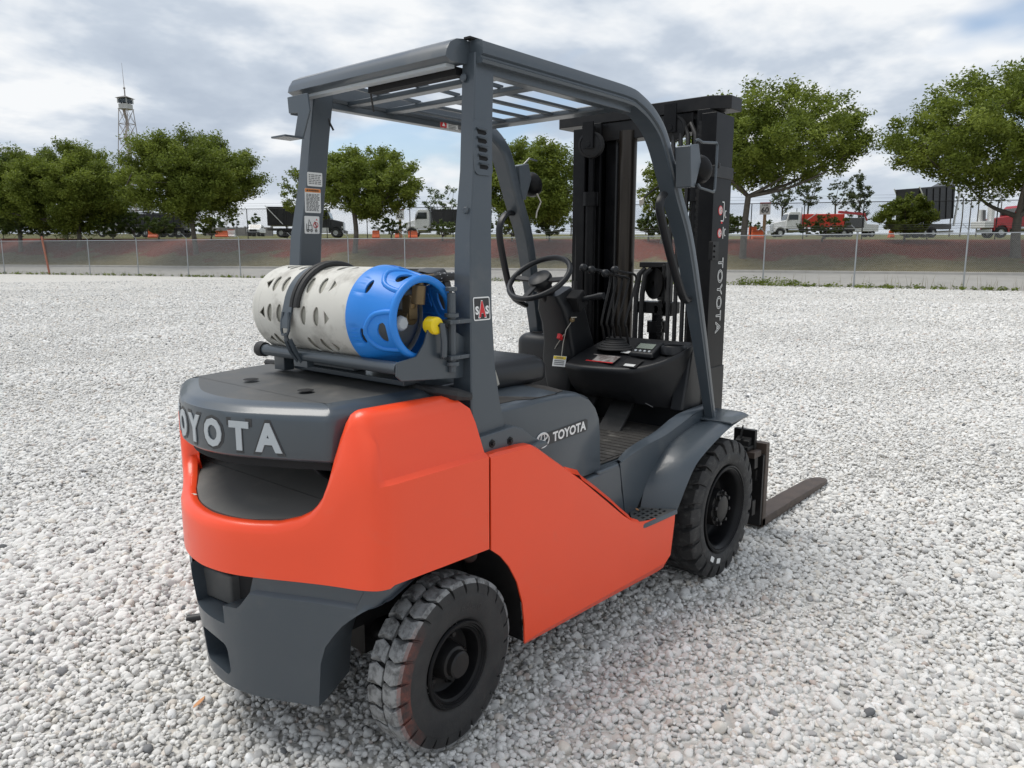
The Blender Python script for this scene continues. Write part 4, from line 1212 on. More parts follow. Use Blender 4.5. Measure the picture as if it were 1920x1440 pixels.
# thickness of the arch edge, turned inwards
for S in (R_, L_):
    rings = []
    for p, n in S:
        z0 = zlow(p[0], abs(p[1] - YC)); i_ = low_inset(z0)
        rings.append([(p[0] + n.x * i_, p[1] + n.y * i_, z0), (p[0] + n.x * (i_ + .03) + .012, p[1] + n.y * (i_ + .03), z0 + .004), (p[0] + n.x * (i_ + .14) + .03, p[1] + n.y * (i_ + .14), z0 + .02)])
    mb.loft(rings, False, False)
# centre piece: rear wall with notch and pocket, in (y, z), holes cut out
YA, YB = R_[-1][0][1], L_[0][0][1]
def sk(y, z, extra=0.0):
    p, n = plan_at(y - YC)
    i_ = low_inset(z) + extra
    if z > .540 and extra == 0: i_ += .012 if z > .552 else .012 * (z - .540) / .012
    return (p.x + n.x * i_, p.y + n.y * i_, z)
ytop = YC - .19
outer = [(YA, .20)] + [(YA + (YB - YA) * k / 20, .20) for k in range(1, 20)] + [(YB, zz) for zz in wall_zs(.20)] + [ (YC + .19, .612), (YC + .175, .545), (YC + .170, .505), (YC + .165, .487), (YC + .162, .47), (YC + .160, .425)]
outer += [(YC + .16 - .22 * k / 12, .42) for k in range(13)]
outer += [(YC - .060, .425), (YC - .066, .482), (YC - .125, .487), (YC - .145, .505), (YC - .175, .545), (YC - .19, .612)] + [(YA, zz) for zz in wall_zs(.20)[:0:-1]]
hole = [(y, z) for y, z in roundrect(YC - .050, YC + .135, .240, .350, .026)]
ex = [(YA + (YB - YA) * i / 24, zz) for i in range(1, 24) for zz in (.23, .30, .38, .44, .50, .535, .540, .552, .575, .60)]
V, F = holed(outer, [hole], ex)
mb.add([sk(y, z) for y, z in V], F)
# pocket walls and notch floor
def strip(loop, depth, close=True):
    r0 = [sk(y, z) for y, z in loop]
    r1 = [(a + depth, b, c) for a, b, c in r0]
    n = len(loop)
    mb.add(r0 + r1, [(i, (i + 1) % n, n + (i + 1) % n, n + i) for i in range(n if close else n - 1)])
strip(hole, .11)
strip([p for p in outer if .41 < p[1] < .612 and abs(p[0] - YC) < .195], .16, False)
cwl = part(mb, 'lower_counterweight', GP, smooth=38, weld=True)
mb = MB(); mb.box(-.36, -.30, YC - .24, YC + .24, .20, .62)
part(mb, 'tow_recess_back', DC, parent=cwl)
mb = MB(); mb.cyl((-.41, YC - .02, .4215), (-.41, YC - .02, .424), .021, 18); part(mb, 'tow_pin_hole', DC, parent=cwl); mb = MB(); mb.cyl((-.395, YC - .015, .2415), (-.395, YC - .015, .244), .016, 16)
part(mb, 'tow_pin_hole', DC, parent=cwl)
mb = MB()
mb.prism([(-.385, YC + .03), (-.40, YC + .17), (-.33, YC + .17), (-.31, YC + .0)], .422, .52, 'xy')
part(mb, 'tow_bracket_cheek', GW, parent=cwl, bevel=.008)

# ---- hood over the counterweight
HD = [(0, -.466), (.08, -.459), (.15, -.441), (.23, -.406), (.31, -.366), (.355, -.341), (.392, -.322), (.407, -.311), (.414, -.296), (.420, -.265), (.432, -.2), (.449, -.09), (.456, .03)]
hp = smoothpoly([(x, YC - d) for d, x in HD[::-1]] + [(x, YC + d * (1 if d < .3 else 1.0)) for d, x in HD[1:]], 3)
hp = [(p.x, p.y) for p in hp]
hn = normals(hp); hc = Vector((-.05, YC))
hn = [n if n.dot(hc - Vector(p)) > 0 else -n for n, p in zip(hn, hp)]
def hz(x, z):   # top falls a little towards the rear
    return z - .010 * lerp(x, [-.45, .03], [1, 0]) if z > 1.07 else z
rings = []
for i_, z_ in ((.03, .947), (.008, .943), (0, .952), (0, 1.055), (.003, 1.070), (.009, 1.082), (.020, 1.092), (.036, 1.099), (.060, 1.105)):
    rings.append([(p[0] + n.x * i_ - (0 if p[0] < 0 else 0), p[1] + n.y * i_, hz(p[0], z_)) for p, n in zip(hp, hn)])
mb = MB()
mb.loft(rings, False, False)
hood = part(mb, 'rear_hood', GP, smooth=60)
mb = MB()
top = rings[-1]
mb.add(list(top) + [(0.0, YC, 1.113), (-.2, YC, 1.110)], [tuple(range(len(top)))])
part(mb, 'hood_top', GW, parent=hood, smooth=60)
mb = MB()
for cx_h, cy_h in ((-.222, .14), (-.224, -.16)):
    mb = MB(); mb.lathe([(0, .0018), (.020, .0018), (.0235, .0008), (.024, 0)], (cx_h, cy_h, 1.1065), (0, 0, 1), 24)
    part(mb, 'hood_hole_cap', DC, parent=hood)
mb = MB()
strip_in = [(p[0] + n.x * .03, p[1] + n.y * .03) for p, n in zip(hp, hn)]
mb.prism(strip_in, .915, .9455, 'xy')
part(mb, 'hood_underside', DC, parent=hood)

# raised letters, bent along the hood
def hood_pt(d, inset):
    y = YC + d
    for i in range(len(hp) - 1):
        (x0, y0), (x1, y1) = hp[i], hp[i + 1]
        if (y0 - y) * (y1 - y) <= 0 and y0 != y1 and min(x0, x1) < -.25:
            t = (y - y0) / (y1 - y0)
            n = (hn[i] * (1 - t) + hn[i + 1] * t).normalized()
            return Vector((x0 + (x1 - x0) * t, y)) + n * inset
    return Vector((-.3, y))
def hood_letters(name, m, grow, off, thick):
    mb = MB()
    for ch, d, wd in (('T', .200, .066), ('O', .113, .080), ('Y', .022, .076), ('O', -.071, .080), ('T', -.166, .066), ('A', -.250, .080)):
        V, F = text_mesh(ch, .082 + grow, .045, wd - .006 + grow)
        lo = [];
        for sgn in (0, 1):
            for a, b in V:
                p = hood_pt(d - a, -(off + thick * sgn))
                lo.append((p.x, p.y, 1.006 + b))
        n = len(V)
        E_ = {}
        for f in F:
            for i in range(len(f)):
                e = (f[i], f[(i + 1) % len(f)])
                if (e[1], e[0]) in E_: del E_[(e[1], e[0])]
                else: E_[e] = 1
        fs = [tuple(i + n for i in f) for f in F] + [(a, b, b + n, a + n) for a, b in E_]
        mb.add(lo, fs)
    return part(mb, name, m, parent=hood, smooth=30)
hood_letters('letter_surround', MT['decal_grey'], .018, .0003, .0007)
hood_letters('raised_lettering', MT['letter_grey'], 0, .0012, .0028)

# ---- black rubber seal strip between hood and pillars
mb = MB()
mb.tube([(.035, YC + .44, 1.105), (.03, YC + .2, 1.112), (.03, YC - .1, 1.113), (.03, YC - .36, 1.108), (.035, YC - .46, 1.098), (.06, YC - .50, 1.094)], .012, 8)
mb.tube([(.035, YC - .40, 1.104), (.045, YC - .47, 1.099), (.07, YC - .51, 1.092), (.12, YC - .52, 1.08)], [.012, .02, .019, .012], 8)
part(mb, 'rubber_seal', RB)
mb = MB(); mb.box(.04, .30, YC - .42, YC + .44, 1.02, 1.105)
part(mb, 'cross_member', GP, bevel=.012)

# ---- side skirts
def skirt(sign, name):
    PX = [.150, .196, .300, .345, .371, .45, .602, .75, .872, .925, .984, 1.06, 1.16, 1.250, 1.248, 1.225, 1.200, 1.17, .80, .322, .314, .306, .296, .270, .232, .192, .150]
    PZ = [.893, .895, .893, .889, .876, .823, .722, .612, .521, .487, .467, .455, .448, .446, .40, .26, .208, .199, .207, .214, .225, .30, .375, .455, .520, .567, .600]
    yo = lambda u: (-.555 - (u - .146) / 1.154 * .045)
    def yside(u, v, t):
        y = yo(u) + t
        y += lerp(v, [.20, .235, .3], [.022, .0, 0])       # bottom edge tucks in
        return y if sign < 0 else 2 * YC - y
    mb = MB()
    poly = list(zip(PX, PZ))
    V, F = holed(poly, [], [(.18 + .1 * i, .236 + .062 * j) for i in range(11) for j in range(11)])
    mb.add([(u, yside(u, v, 0), v) for u, v in V], F)
    # top flange turned inward
    fl = poly[:11]
    r0 = [(u, yside(u, v, 0), v) for u, v in fl]; r1 = [(u, yside(u, v, .012), v + .008) for u, v in fl]; r2 = [(u, yside(u, v, .05), v + .010) for u, v in fl]
    n = len(fl)
    mb.add(r0 + r1 + r2, [(i, i + 1, n + i + 1, n + i) for i in range(n - 1)] + [(n + i, n + i + 1, 2 * n + i + 1, 2 * n + i) for i in range(n - 1)])
    bmv = mb
    o = part(bmv, name, OR, smooth=14, solid=.006 if sign < 0 else -.006)
    return o
sk1 = skirt(-1, 'side_skirt')
sk2 = skirt(1, 'side_skirt')
# lifted edge flap along the slope of the right skirt
mb = MB()
def sy(u): return -.555 - (u - .146) / 1.154 * .045
fp = [(.53, .774), (.60, .748), (.615, .728), (.70, .670), (.80, .597), (.872, .540), (.93, .497)]
r0 = [(u, sy(u) + .004, v - .006) for u, v in fp]; r1 = [(u + .004, sy(u) + .02, v + .008) for u, v in fp]; r2 = [(u + .006, sy(u) + .05, v + .004) for u, v in fp]
mb.loft([r0, r1, r2], False, False)
part(mb, 'skirt_edge_flap', OR, parent=sk1, solid=.003)
mb = MB()
mb.tube([(.55, sy(.55) + .025, .765), (.7, sy(.7) + .02, .664), (.9, sy(.9) + .02, .512)], .006, 6)
part(mb, 'skirt_edge_seal', RB, parent=sk1)

# ---- inner arch and chassis
mb = MB()
arc = [(.150, .606), (.192, .573), (.232, .526), (.270, .461), (.296, .381), (.306, .30), (.312, .225)]
mb.loft([[(u + .003, -.548, v) for u, v in arc], [(u + .02, -.30, v) for u, v in arc]], False, False)
part(mb, 'wheel_arch_liner', BM, smooth=60); mb = MB()
mb.loft([[(u + .003, .588, v) for u, v in arc], [(u + .02, .34, v) for u, v in arc]], False, False)
part(mb, 'wheel_arch_liner', BM, smooth=60)
mb = MB()
mb.lathe([(0, .004), (.010, .004), (.010, .006), (.020, .006), (.024, .004), (.024, 0)], (.175, -.44, .545), (-.6, -1, 0), 20)
part(mb, 'arch_gusset', MT['primer'])
mb = MB()
mb.box(.33, 1.30, YC - .42, YC + .42, .26, .66)
mb.box(-.28, .36, YC - .28, YC + .28, .36, .64)
mb.box(-.22, .12, YC - .42, YC + .42, .60, .70)
mb.box(1.30, 1.95, YC - .36, YC + .36, .30, .60)
part(mb, 'chassis', DC)
mb = MB()
mb.cyl((0, YC - .42, .285), (0, YC + .42, .285), .045, 16)
mb.box(-.07, .07, YC - .22, YC + .22, .22, .36)
part(mb, 'rear_axle', BM)
mb = MB(); mb.cyl((1.70, YC - .44, .345), (1.70, YC + .44, .345), .08, 20)
part(mb, 'front_axle', BM)
# ---- wheels
def tyre_mesh(R, rr, hw, nb, depth, rs, gap, skew, closed_mid):
    """solid tyre: carcass lathe plus staggered tread blocks; axis Y, outer side -Y"""
    mb = MB()
    tw = hw * .88
    half_p = [(rr - .006, hw * .70), (rr + .004, hw * .86), (rr + .014, hw * .93), (rr + (rs - rr) * .5, hw * .985), (rs - .006, hw), (rs, hw * .985), (rs + .004, hw * .955), (R - depth, tw * .93), (R - depth - .001, tw * .5)]
    if closed_mid:
        half_p[-1] = (R - depth, tw * .62); half_p.append((R - .010, tw * .5)); half_p.append((R - .007, tw * .2))
    prof = [(r, -y) for r, y in half_p] + [(r, y) for r, y in half_p[::-1]]
    mb.lathe(prof, (0, 0, 0), (0, 1, 0), 72)
    pitch = 2 * math.pi / nb
    rnd = random.Random(5)
    for row, sg in ((0, -1), (1, 1)):
        for i in range(nb):
            a0 = pitch * (i + .5 * row)
            wj = (1 - gap) * pitch
            y0 = .003 if not closed_mid else tw * .12
            sec = [(y0, R - depth - .004), (y0, R - .004), (y0 + .006, R - .0005), (tw * .55, R), (tw * .93, R - .002), (tw, R - .010), (hw * .965, rs + (R - rs) * .35), (hw * .975, rs + .002), (hw * .90, rs - .004)]
            rings = []
            K = 6
            for k in range(K):
                t = (-.5, -.44, -.15, .15, .44, .5)[k]
                ring = []
                for (y, r) in sec:
                    yy = y / hw
                    bow = skew * (math.sin(yy * math.pi * 1.15)) * pitch * .55
                    a = a0 + t * wj * (1 - .10 * (1 - yy)) + bow * sg 
                    edge = .004 if abs(t) > .45 and r > R - .012 else 0
                    ra = r - edge + rnd.uniform(-.0005, .0005)
                    ring.append((ra * math.sin(a), sg * y, ra * math.cos(a)))
                rings.append(ring)
            mb.loft(rings, True, True)
    return mb

# dusty tread of the rear tyres; orange overspray on the shoulder, a ring of its own
def tyre_mat(name, worn, overspray):
    m = bpy.data.materials.new(name); m.use_nodes = True
    t = m.node_tree; t.nodes.clear()
    o = N(t, 'ShaderNodeOutputMaterial'); b = N(t, 'ShaderNodeBsdfPrincipled'); t.links.new(b.outputs[0], o.inputs[0])
    tcn = N(t, 'ShaderNodeTexCoord'); vec = tcn.outputs['Object']
    sp = N(t, 'ShaderNodeSeparateXYZ'); t.links.new(vec, sp.inputs[0])
    r2 = mth(t, 'SQRT', mth(t, 'ADD', mth(t, 'MULTIPLY', sp.outputs[0], sp.outputs[0]), mth(t, 'MULTIPLY', sp.outputs[2], sp.outputs[2])))
    n_ = noise(t, vec, 34, 8, .7)
    base = mixc(t, ramp(t, noise(t, vec, 12, 4, .6), [(.35, 0), (.7, 1)]), (.018, .018, .019), (.034, .033, .032))
    if worn:
        f = mth(t, 'MULTIPLY', ramp(t, n_, [(.36, 0.15), (.56, 1.0)]), mth(t, 'GREATER_THAN', r2, worn))
        base = mixc(t, f, base, (.235, .238, .238))
    else:
        f = ramp(t, n_, [(.52, 0), (.74, .6)])
        base = mixc(t, f, base, (.13, .127, .12))
    if overspray:
        r0, r1, y0 = overspray
        ring = mth(t, 'MULTIPLY', mth(t, 'GREATER_THAN', r2, r0), mth(t, 'LESS_THAN', r2, r1))
        outer_ = mth(t, 'LESS_THAN', sp.outputs[1], y0)
        back = ramp(t, mth(t, 'ADD', mth(t, 'MULTIPLY', sp.outputs[0], -1.9), mth(t, 'MULTIPLY', mth(t, 'ABSOLUTE', mth(t, 'SUBTRACT', sp.outputs[2], .02)), -.9)), [(.12, 0), (.30, 1)])
        f = mth(t, 'MULTIPLY', mth(t, 'MULTIPLY', ring, outer_), mth(t, 'MULTIPLY', back, ramp(t, n_, [(.38, .05), (.64, .62)])))
        base = mixc(t, f, base, (.23, .062, .042))
    t.links.new(base, b.inputs['Base Color'])
    b.inputs['Roughness'].default_value = .7
    bn = N(t, 'ShaderNodeBump'); bn.inputs['Strength'].default_value = .5; bn.inputs['Distance'].default_value = .003
    t.links.new(noise(t, vec, 70, 5, .7), bn.inputs['Height']); t.links.new(bn.outputs[0], b.inputs['Normal'])
    return m
TM_R = tyre_mat('tyre_rear', .246, (.2125, .257, -.050))
TM_F = tyre_mat('tyre_front', None, None)

def make_wheel(kind):
    wh = empty('wheel', (0, 0, 0), FL)
    if kind == 'rear':
        R, rr, hw, rs = .262, .134, .068, .214
        t = tyre_mesh(R, rr, hw, 25, .022, rs, .15, .42, False).build('tyre', TM_R, wh, smooth=32)
        prof = [(.135, -.060), (.132, -.066), (.127, -.067), (.124, -.062), (.120, -.0625), (.1175, -.057), (.114, -.0575), (.111, -.052), (.106, -.050), (.103, -.040), (.101, -.025), (.098, -.008), (.085, .0), (.04, .0), (0, .0)]
        hub = [(.060, .0), (.056, -.030), (.050, -.046), (.042, -.050), (.041, -.066), (.036, -.071), (.014, -.072), (0, -.072)]
        nuts, nr, ny = 5, .078, .0
    else:
        R, rr, hw, rs = .324, .203, .104, .262
        t = tyre_mesh(R, rr, hw, 22, .022, rs, .28, .35, True).build('tyre', TM_F, wh, smooth=38)
        prof = [(.205, -.092), (.203, -.099), (.197, -.101), (.193, -.095), (.187, -.096), (.182, -.090), (.176, -.086), (.170, -.072), (.166, -.03), (.162, .0), (.15, .01), (.07, .012), (0, .012)]
        hub = [(.090, .012), (.086, -.05), (.082, -.068), (.060, -.070), (.058, -.084), (.048, -.088), (.010, -.088), (0, -.088)]
        nuts, nr, ny = 8, .071, -.068
    mb = MB(); mb.lathe(prof, (0, 0, 0), (0, 1, 0), 56); mb.lathe([(r, -h) for r, h in prof if r > .09 * (1 if kind == 'rear' else 1.7)], (0, 0, 0), (0, 1, 0), 56)
    mb.build('rim', BG, wh, smooth=45)
    mb = MB(); mb.lathe(hub, (0, 0, 0), (0, 1, 0), 32); mb.build('hub', BM, wh, smooth=35)
    for k in range(nuts):
        a = 2 * math.pi * (k + .3) / nuts
        mb = MB()
        mb.lathe([(.0, -.020), (.008, -.020), (.010, -.017), (.010, -.006), (.015, -.004), (.0155, 0)], (nr * math.sin(a), ny, nr * math.cos(a)), (0, 1, 0), 6)
        if k == 0:
            nut0 = mb.build('wheel_nut', BM, wh, smooth=25)
        else:
            mb.build('wheel_nut', BM, wh, smooth=25)
    return wh
def loc_fl(x, y, z):
    return Vector((x, y, z)) - FL.location
wr = make_wheel('rear'); wr.location = loc_fl(0, -.492, .281); wr.rotation_euler = (0, rad(37), rad(3.5)); tag(wr, 'rear wheel with a dusty worn tyre')
wr.rotation_mode = 'ZYX'; wr.rotation_euler = (0, 0, rad(3.5))
wf = make_wheel('front'); wf.location = loc_fl(1.70, -.519, .34)
wr2 = copy_tree(wr, FL); wr2.location = loc_fl(0, .44, .281); wr2.rotation_euler = (0, 0, rad(183.5))
wf2 = copy_tree(wf, FL); wf2.location = loc_fl(1.70, .545, .34); wf2.rotation_euler = (0, 0, rad(180))
# white marks moulded on the front tyre
mb = MB()
for a in (rad(212), rad(195)):
    c = Vector((.240 * math.sin(a), -.1046, .240 * math.cos(a))); tdir = Vector((math.cos(a), 0, -math.sin(a))); rdir = Vector((math.sin(a), 0, math.cos(a)))
    P = roundrect(-.019, .019, -.012, .012, .004, 3)
    mb.add([c + tdir * u + rdir * v for u, v in P], [tuple(range(len(P)))])
mb.build('tyre_mark', MT['decal_white'], wf)
mb = MB()
V, F = text_mesh('6.50-10', .022, 0, .10)
for sgn in (0,):
    vs = []
    for a_, b_ in V:
        ang = rad(18) + a_ / .19
        r_ = .180 + b_
        vs.append((r_ * math.sin(ang), -.0684, r_ * math.cos(ang)))
    mb.add(vs, F)
mat('rubber_mark', (.034, .033, .033), .6)
mb.build('tyre_lettering', MT['rubber_mark'], wr)

# ---- rear pillars and base feet
def mir(y, s):
    return y if s < 0 else -y
def rear_pillar(s):
    Z = [.87, .93, .968, 1.05, 1.16, 1.34, 1.56, 1.75, 1.93, 2.09]
    XR = [.120, .124, .130, .131, .138, .148, .163, .195, .214, .232]
    XF = [.300, .289, .280, .262, .248, .245, .258, .280, .298, .319]
    YO = [-.502, -.501, -.499, -.494, -.488, -.478, -.465, -.450, -.437, -.425]
    YI = [-.420, -.420, -.418, -.414, -.410, -.404, -.397, -.390, -.380, -.370]
    rings = []
    for z, xr, xf, yo, yi in zip(Z, XR, XF, YO, YI):
        P = roundrect(xr, xf, yo, yi, .004, 1)
        rings.append([(a, mir(b, s), z) for a, b in P])
    mb = MB(); mb.loft(rings, True)
    return part(mb, 'rear_pillar', GP, smooth=28)
pil = rear_pillar(-1)
pil_l = rear_pillar(1)
for s, pp in ((-1, pil), (1, pil_l)):
    mb = MB()
    poly = [(.135, .880), (.135, .955), (.30, .962), (.345, .945), (.40, .905), (.43, .893), (.43, .884)]
    mb.prism(poly, mir(-.522, s), mir(-.45, s), 'xz')
    mb.prism([(.125, .868), (.125, .886), (.44, .890), (.45, .876), (.40, .868)], mir(-.545, s), mir(-.46, s), 'xz')
    ft = part(mb, 'pillar_foot', GP, parent=pp, bevel=.006)
    if s < 0:
        for bx, bz in ((.192, .925), (.277, .918)):
            mb = MB(); mb.lathe([(0, .009), (.006, .009), (.0075, .006), (.0075, .003), (.013, .003), (.0145, 0)], (bx, -.522, bz), (0, -1, 0), 6)
            part(mb, 'bolt', BM, parent=pp)
# louvre plate
mb = MB()
outer = roundrect(.196, .276, 1.735, 1.895, .018, 4)
holes = []
for k in range(5):
    zc_ = 1.862 - k * .0252
    holes.append([(.214 + .001 * k, zc_ + .005), (.254, zc_ + .003), (.258, zc_ - .003), (.250, zc_ - .009), (.218, zc_ - .008)])
def pil_y(z): return lerp(z, [1.56, 1.75, 1.93, 2.09], [-.465, -.450, -.437, -.425])
V, F = holed(outer, holes)
mb.add([(u, pil_y(v) - .004, v) for u, v in V], F)
lou = part(mb, 'louvre_plate', GP, parent=pil, solid=.003)
mb = MB()
for h in holes:
    zc_ = h[0][1]
    mb = MB(); mb.add([(h[0][0] - .002, pil_y(zc_) - .004, zc_ + .006), (h[1][0] + .002, pil_y(zc_) - .004, zc_ + .005), (h[1][0], pil_y(zc_) - .013, zc_ - .001), (h[0][0], pil_y(zc_) - .013, zc_ + .0005)], [(0, 1, 2, 3)])
    part(mb, 'louvre_hood', GP, parent=pil, solid=.0015)
mb = MB(); mb.add([(.205, pil_y(1.74) - .0025, 1.745), (.268, pil_y(1.74) - .0025, 1.745), (.268, pil_y(1.885) - .0025, 1.885), (.205, pil_y(1.885) - .0025, 1.885)], [(0, 1, 2, 3)])
part(mb, 'louvre_opening', DC, parent=pil)
mb = MB(); mb.lathe([(0, .004), (.010, .004), (.012, .002), (.0125, 0)], (.217, -.39, 2.02), (-1, 0, .05), 16)
mb.lathe([(0, .004), (.008, .004), (.01, .002), (.0105, 0)], (.168, -.44, 1.63), (-1, -.2, 0), 16)
part(mb, 'plug', GP, parent=pil)
# square SAS sticker
mb = MB()
def stick(x0, x1, z0, z1, yf, mb_, r=.006, off=.0015):
    P = roundrect(x0, x1, z0, z1, r, 3)
    mb_.add([(u, yf(v) - off, v) for u, v in P], [tuple(range(len(P)))])
yp = lambda z: lerp(z, [1.05, 1.16, 1.34, 1.56], [-.494, -.488, -.478, -.465])
stick(.158, .232, 1.303, 1.374, yp, mb)
sas = part(mb, 'sticker', MT['decal_white'], parent=pil)
mb = MB(); stick(.162, .228, 1.307, 1.370, yp, mb, .003, .0022)
part(mb, 'sticker_field', MT['ink'], parent=pil)
mb = MB()
for ch, cx_s, hh, ww, cz, o_ in (('S', .1725, .026, .016, 1.334, .003), ('S', .2175, .026, .016, 1.334, .003), ('A', .195, .054, .038, 1.337, .003)):
    V, F = text_mesh(ch, hh, .05, ww)
    mb.add([(cx_s + a, yp(cz + b) - o_, cz + b) for a, b in V], F)
part(mb, 'sticker_lettering', MT['decal_white'], parent=pil)
mb = MB()
V, F = text_mesh('A', .049, .05, .031)
mb.add([(.195 + a, yp(1.337 + b) - .0036, 1.337 + b) for a, b in V], F)
part(mb, 'sticker_initial', MT['warn_red'], parent=pil)

# labels on the left pillar (inner face)
ylp = lambda z: lerp(z, [1.34, 1.56, 1.75, 1.93, 2.09], [.404, .397, .390, .380, .370])
def label(x0, x1, z0, z1, head, name, yf=ylp, lines=6, parent=pil_l):
    mb = MB(); stick(x0, x1, z0, z1, yf, mb, .004, .0012)
    o = part(mb, name, MT['decal_white'], parent=parent)
    if head:
        mb = MB(); stick(x0 + .001, x1 - .001, z1 - .014, z1 - .001, yf, mb, .002, .002)
        part(mb, name + '_header', head, parent=parent)
    mb = MB()
    top = z1 - (.020 if head else .008)
    rnd = random.Random(int(x0 * 1e4 + z0 * 1e4))
    for k in range(lines):
        z = top - k * (top - z0 - .005) / lines
        xx = x0 + .006
        while xx < x1 - .012:
            ln = rnd.uniform(.006, .016)
            e = min(xx + ln, x1 - .006)
            mb.add([(xx, yf(z) - .002, z), (e, yf(z) - .002, z), (e, yf(z) - .002, z - .003), (xx, yf(z) - .002, z - .003)], [(0, 1, 2, 3)])
            xx = e + .003
    part(mb, name + '_print', MT['ink_grey'], parent=parent)
label(.196, .262, 1.748, 1.798, None, 'data_label')
label(.184, .254, 1.652, 1.740, MT['warn_orange'], 'warning_label', lines=13)
mb = MB(); put_text(mb, 'WARNING', (.222, ylp(1.733), 1.7325), (1, 0, 0), (0, 0, 1), .007, (0, -.0028, 0), bold=.03)
mb.add([(.190, ylp(1.73) - .0028, 1.729), (.199, ylp(1.73) - .0028, 1.729), (.1945, ylp(1.73) - .0028, 1.737)], [(0, 1, 2)])
part(mb, 'warning_word', MT['ink'], parent=pil_l)
label(.180, .246, 1.576, 1.640, None, 'hoisting_label', lines=0)
mb = MB()
Y_ = ylp(1.6) - .0026
def pic(pts, r=.0012): mb.tube([(a - .032, Y_, b) for a, b in pts], r, 4)
pic([(.221, 1.584), (.221, 1.612)]); pic([(.222, 1.590), (.244, 1.590), (.244, 1.606), (.230, 1.606), (.228, 1.590)])
pic([(.228, 1.606), (.232, 1.628), (.242, 1.606)])
for cx_p in (.226, .242, .262):
    pic([(cx_p + .004 * math.cos(a), 1.587 + .004 * math.sin(a)) for a in np.linspace(0, 6.28, 9)])
pic([(.262, 1.59), (.262, 1.612), (.256, 1.622)])
part(mb, 'hoisting_pictogram', MT['ink'], parent=pil_l)
mb = MB()
pic([(.261 + .010 * math.cos(a), 1.608 + .010 * math.sin(a)) for a in np.linspace(0, 6.28, 15)]); pic([(.254, 1.615), (.268, 1.601)])
mb.add([(.230, Y_, 1.625), (.238, Y_, 1.625), (.234, Y_, 1.632)], [(0, 1, 2)])
part(mb, 'prohibition_mark', MT['warn_red'], parent=pil_l)
# lamp bracket on the left pillar
mb = MB()
mb.box(.124, .20, .362, .370, 1.985, 2.045)
mb.prism([(.375, 2.045), (.255, 2.045), (.245, 1.985), (.290, 1.903), (.345, 1.903), (.315, 1.985), (.370, 1.99)], .118, .124, 'yz')
mb.box(.045, .124, .29, .375, 1.897, 1.904)
part(mb, 'lamp_bracket', GP, parent=pil_l, bevel=.002)
mb = MB(); mb.tube([(.285, .385, 2.03), (.29, .380, 2.0), (.30, .375, 1.975), (.31, .372, 1.955)], .004, 6)
part(mb, 'loose_cable', RB, parent=pil_l)

# ---- overhead guard
mb = MB()
bprof = [(.135, 2.066), (.141, 2.086), (.156, 2.109), (.183, 2.123), (.215, 2.128), (.245, 2.122), (.255, 2.102), (.255, 2.070), (.22, 2.057), (.16, 2.055)]
def brow(y, sc=1.0):
    c = (.195, 2.087)
    return [(c[0] + (a - c[0]) * sc, y, c[1] + (b - c[1]) * sc) for a, b in bprof]
mb.loft([brow(.408, .8), brow(.400, .95), brow(.391), brow(-.385), brow(-.397, .98)], True)
gb = part(mb, 'guard_rear_beam', GP, smooth=50)
mb = MB(); mb.box(.215, .255, -.36, .05, 2.032, 2.056)
part(mb, 'lamp_housing', DC, parent=gb)
mb = MB(); mb.box(.165, .20, -.37, .36, 2.046, 2.0555)
part(mb, 'beam_strip', MT['letter_grey'], parent=gb)
mb = MB(); mb.tube([(.25, .08, 2.05), (.25, .075, 2.02), (.26, .082, 2.0), (.27, .09, 1.985)], .0035, 6)
part(mb, 'loose_wire', RB, parent=gb)

FRONT = [(.236, 2.126), (.50, 2.126), (.823, 2.126), (1.059, 2.124), (1.148, 2.108), (1.229, 2.077), (1.307, 2.025), (1.357, 1.962), (1.406, 1.868), (1.465, 1.751), (1.551, 1.585), (1.648, 1.258), (1.772, .745)]
def leg_y(z):
    return lerp(z, [.74, 1.2, 1.5, 1.75, 2.1], [-.52, -.50, -.485, -.47, -.452])
fr = smoothpoly([Vector((a, b, 0)) for a, b in FRONT], 4)
def guard_side(s):
    rings = []; n = len(fr); low = []
    for i, p in enumerate(fr):
        t = (fr[min(i + 1, n - 1)] - fr[max(i - 1, 0)]); t.normalize()
        nn = Vector((-t.y, t.x, 0))          # towards the outside of the curve
        yo = leg_y(p.y)
        k = lerp(p.y, [.75, 1.3, 2.0], [.55, .85, 1.0])
        th, wd = .068 * k, .080 * k
        sec = [(0, .20), (0, .75), (-.10, .95), (-.30, 1.0), (-.62, 1.0), (-.70, .90), (-.78, .90), (-.86, 1.0), (-1.0, .97), (-1.0, .08), (-.85, 0), (-.2, 0), (-.05, .06)]
        ring = []
        for a, b in sec:
            q_ = p + nn * (a * th)
            y = yo + wd * (1 - b)
            ring.append((q_.x, mir(y, s), q_.y))
        rings.append(ring)
    mb = MB(); mb.loft(rings, True)
    o = part(mb, 'guard_side_rail', GP, smooth=32)
    # inner lower flange along the straight part
    mb = MB()
    mb.box(.30, 1.10, mir(-.425, s) if s < 0 else mir(-.385, s), mir(-.385, s) if s < 0 else mir(-.425, s), 2.035, 2.068)
    part(mb, 'rail_flange', GP, parent=o, bevel=.003)
    mb = MB(); mb.lathe([(0, .003), (.045, .003), (.05, 0)], (1.765, mir(-.498, s), .745), (0, 0, 1), 20)
    part(mb, 'leg_collar', GP, parent=o)
    mb = MB(); mb.lathe([(0, .002), (.006, .002)], (1.462, mir(-.4425, s), 1.64), (-.9, .2 * -s, .3), 12)
    part(mb, 'leg_hole', DC, parent=o)
    return o
gs_r = guard_side(-1); gs_l = guard_side(1)
for y0 in (-.435,):
    mb = MB(); mb.box(.215, .27, -.42, -.395, 2.126, 2.132); part(mb, 'rail_tab', DC, parent=gs_r)
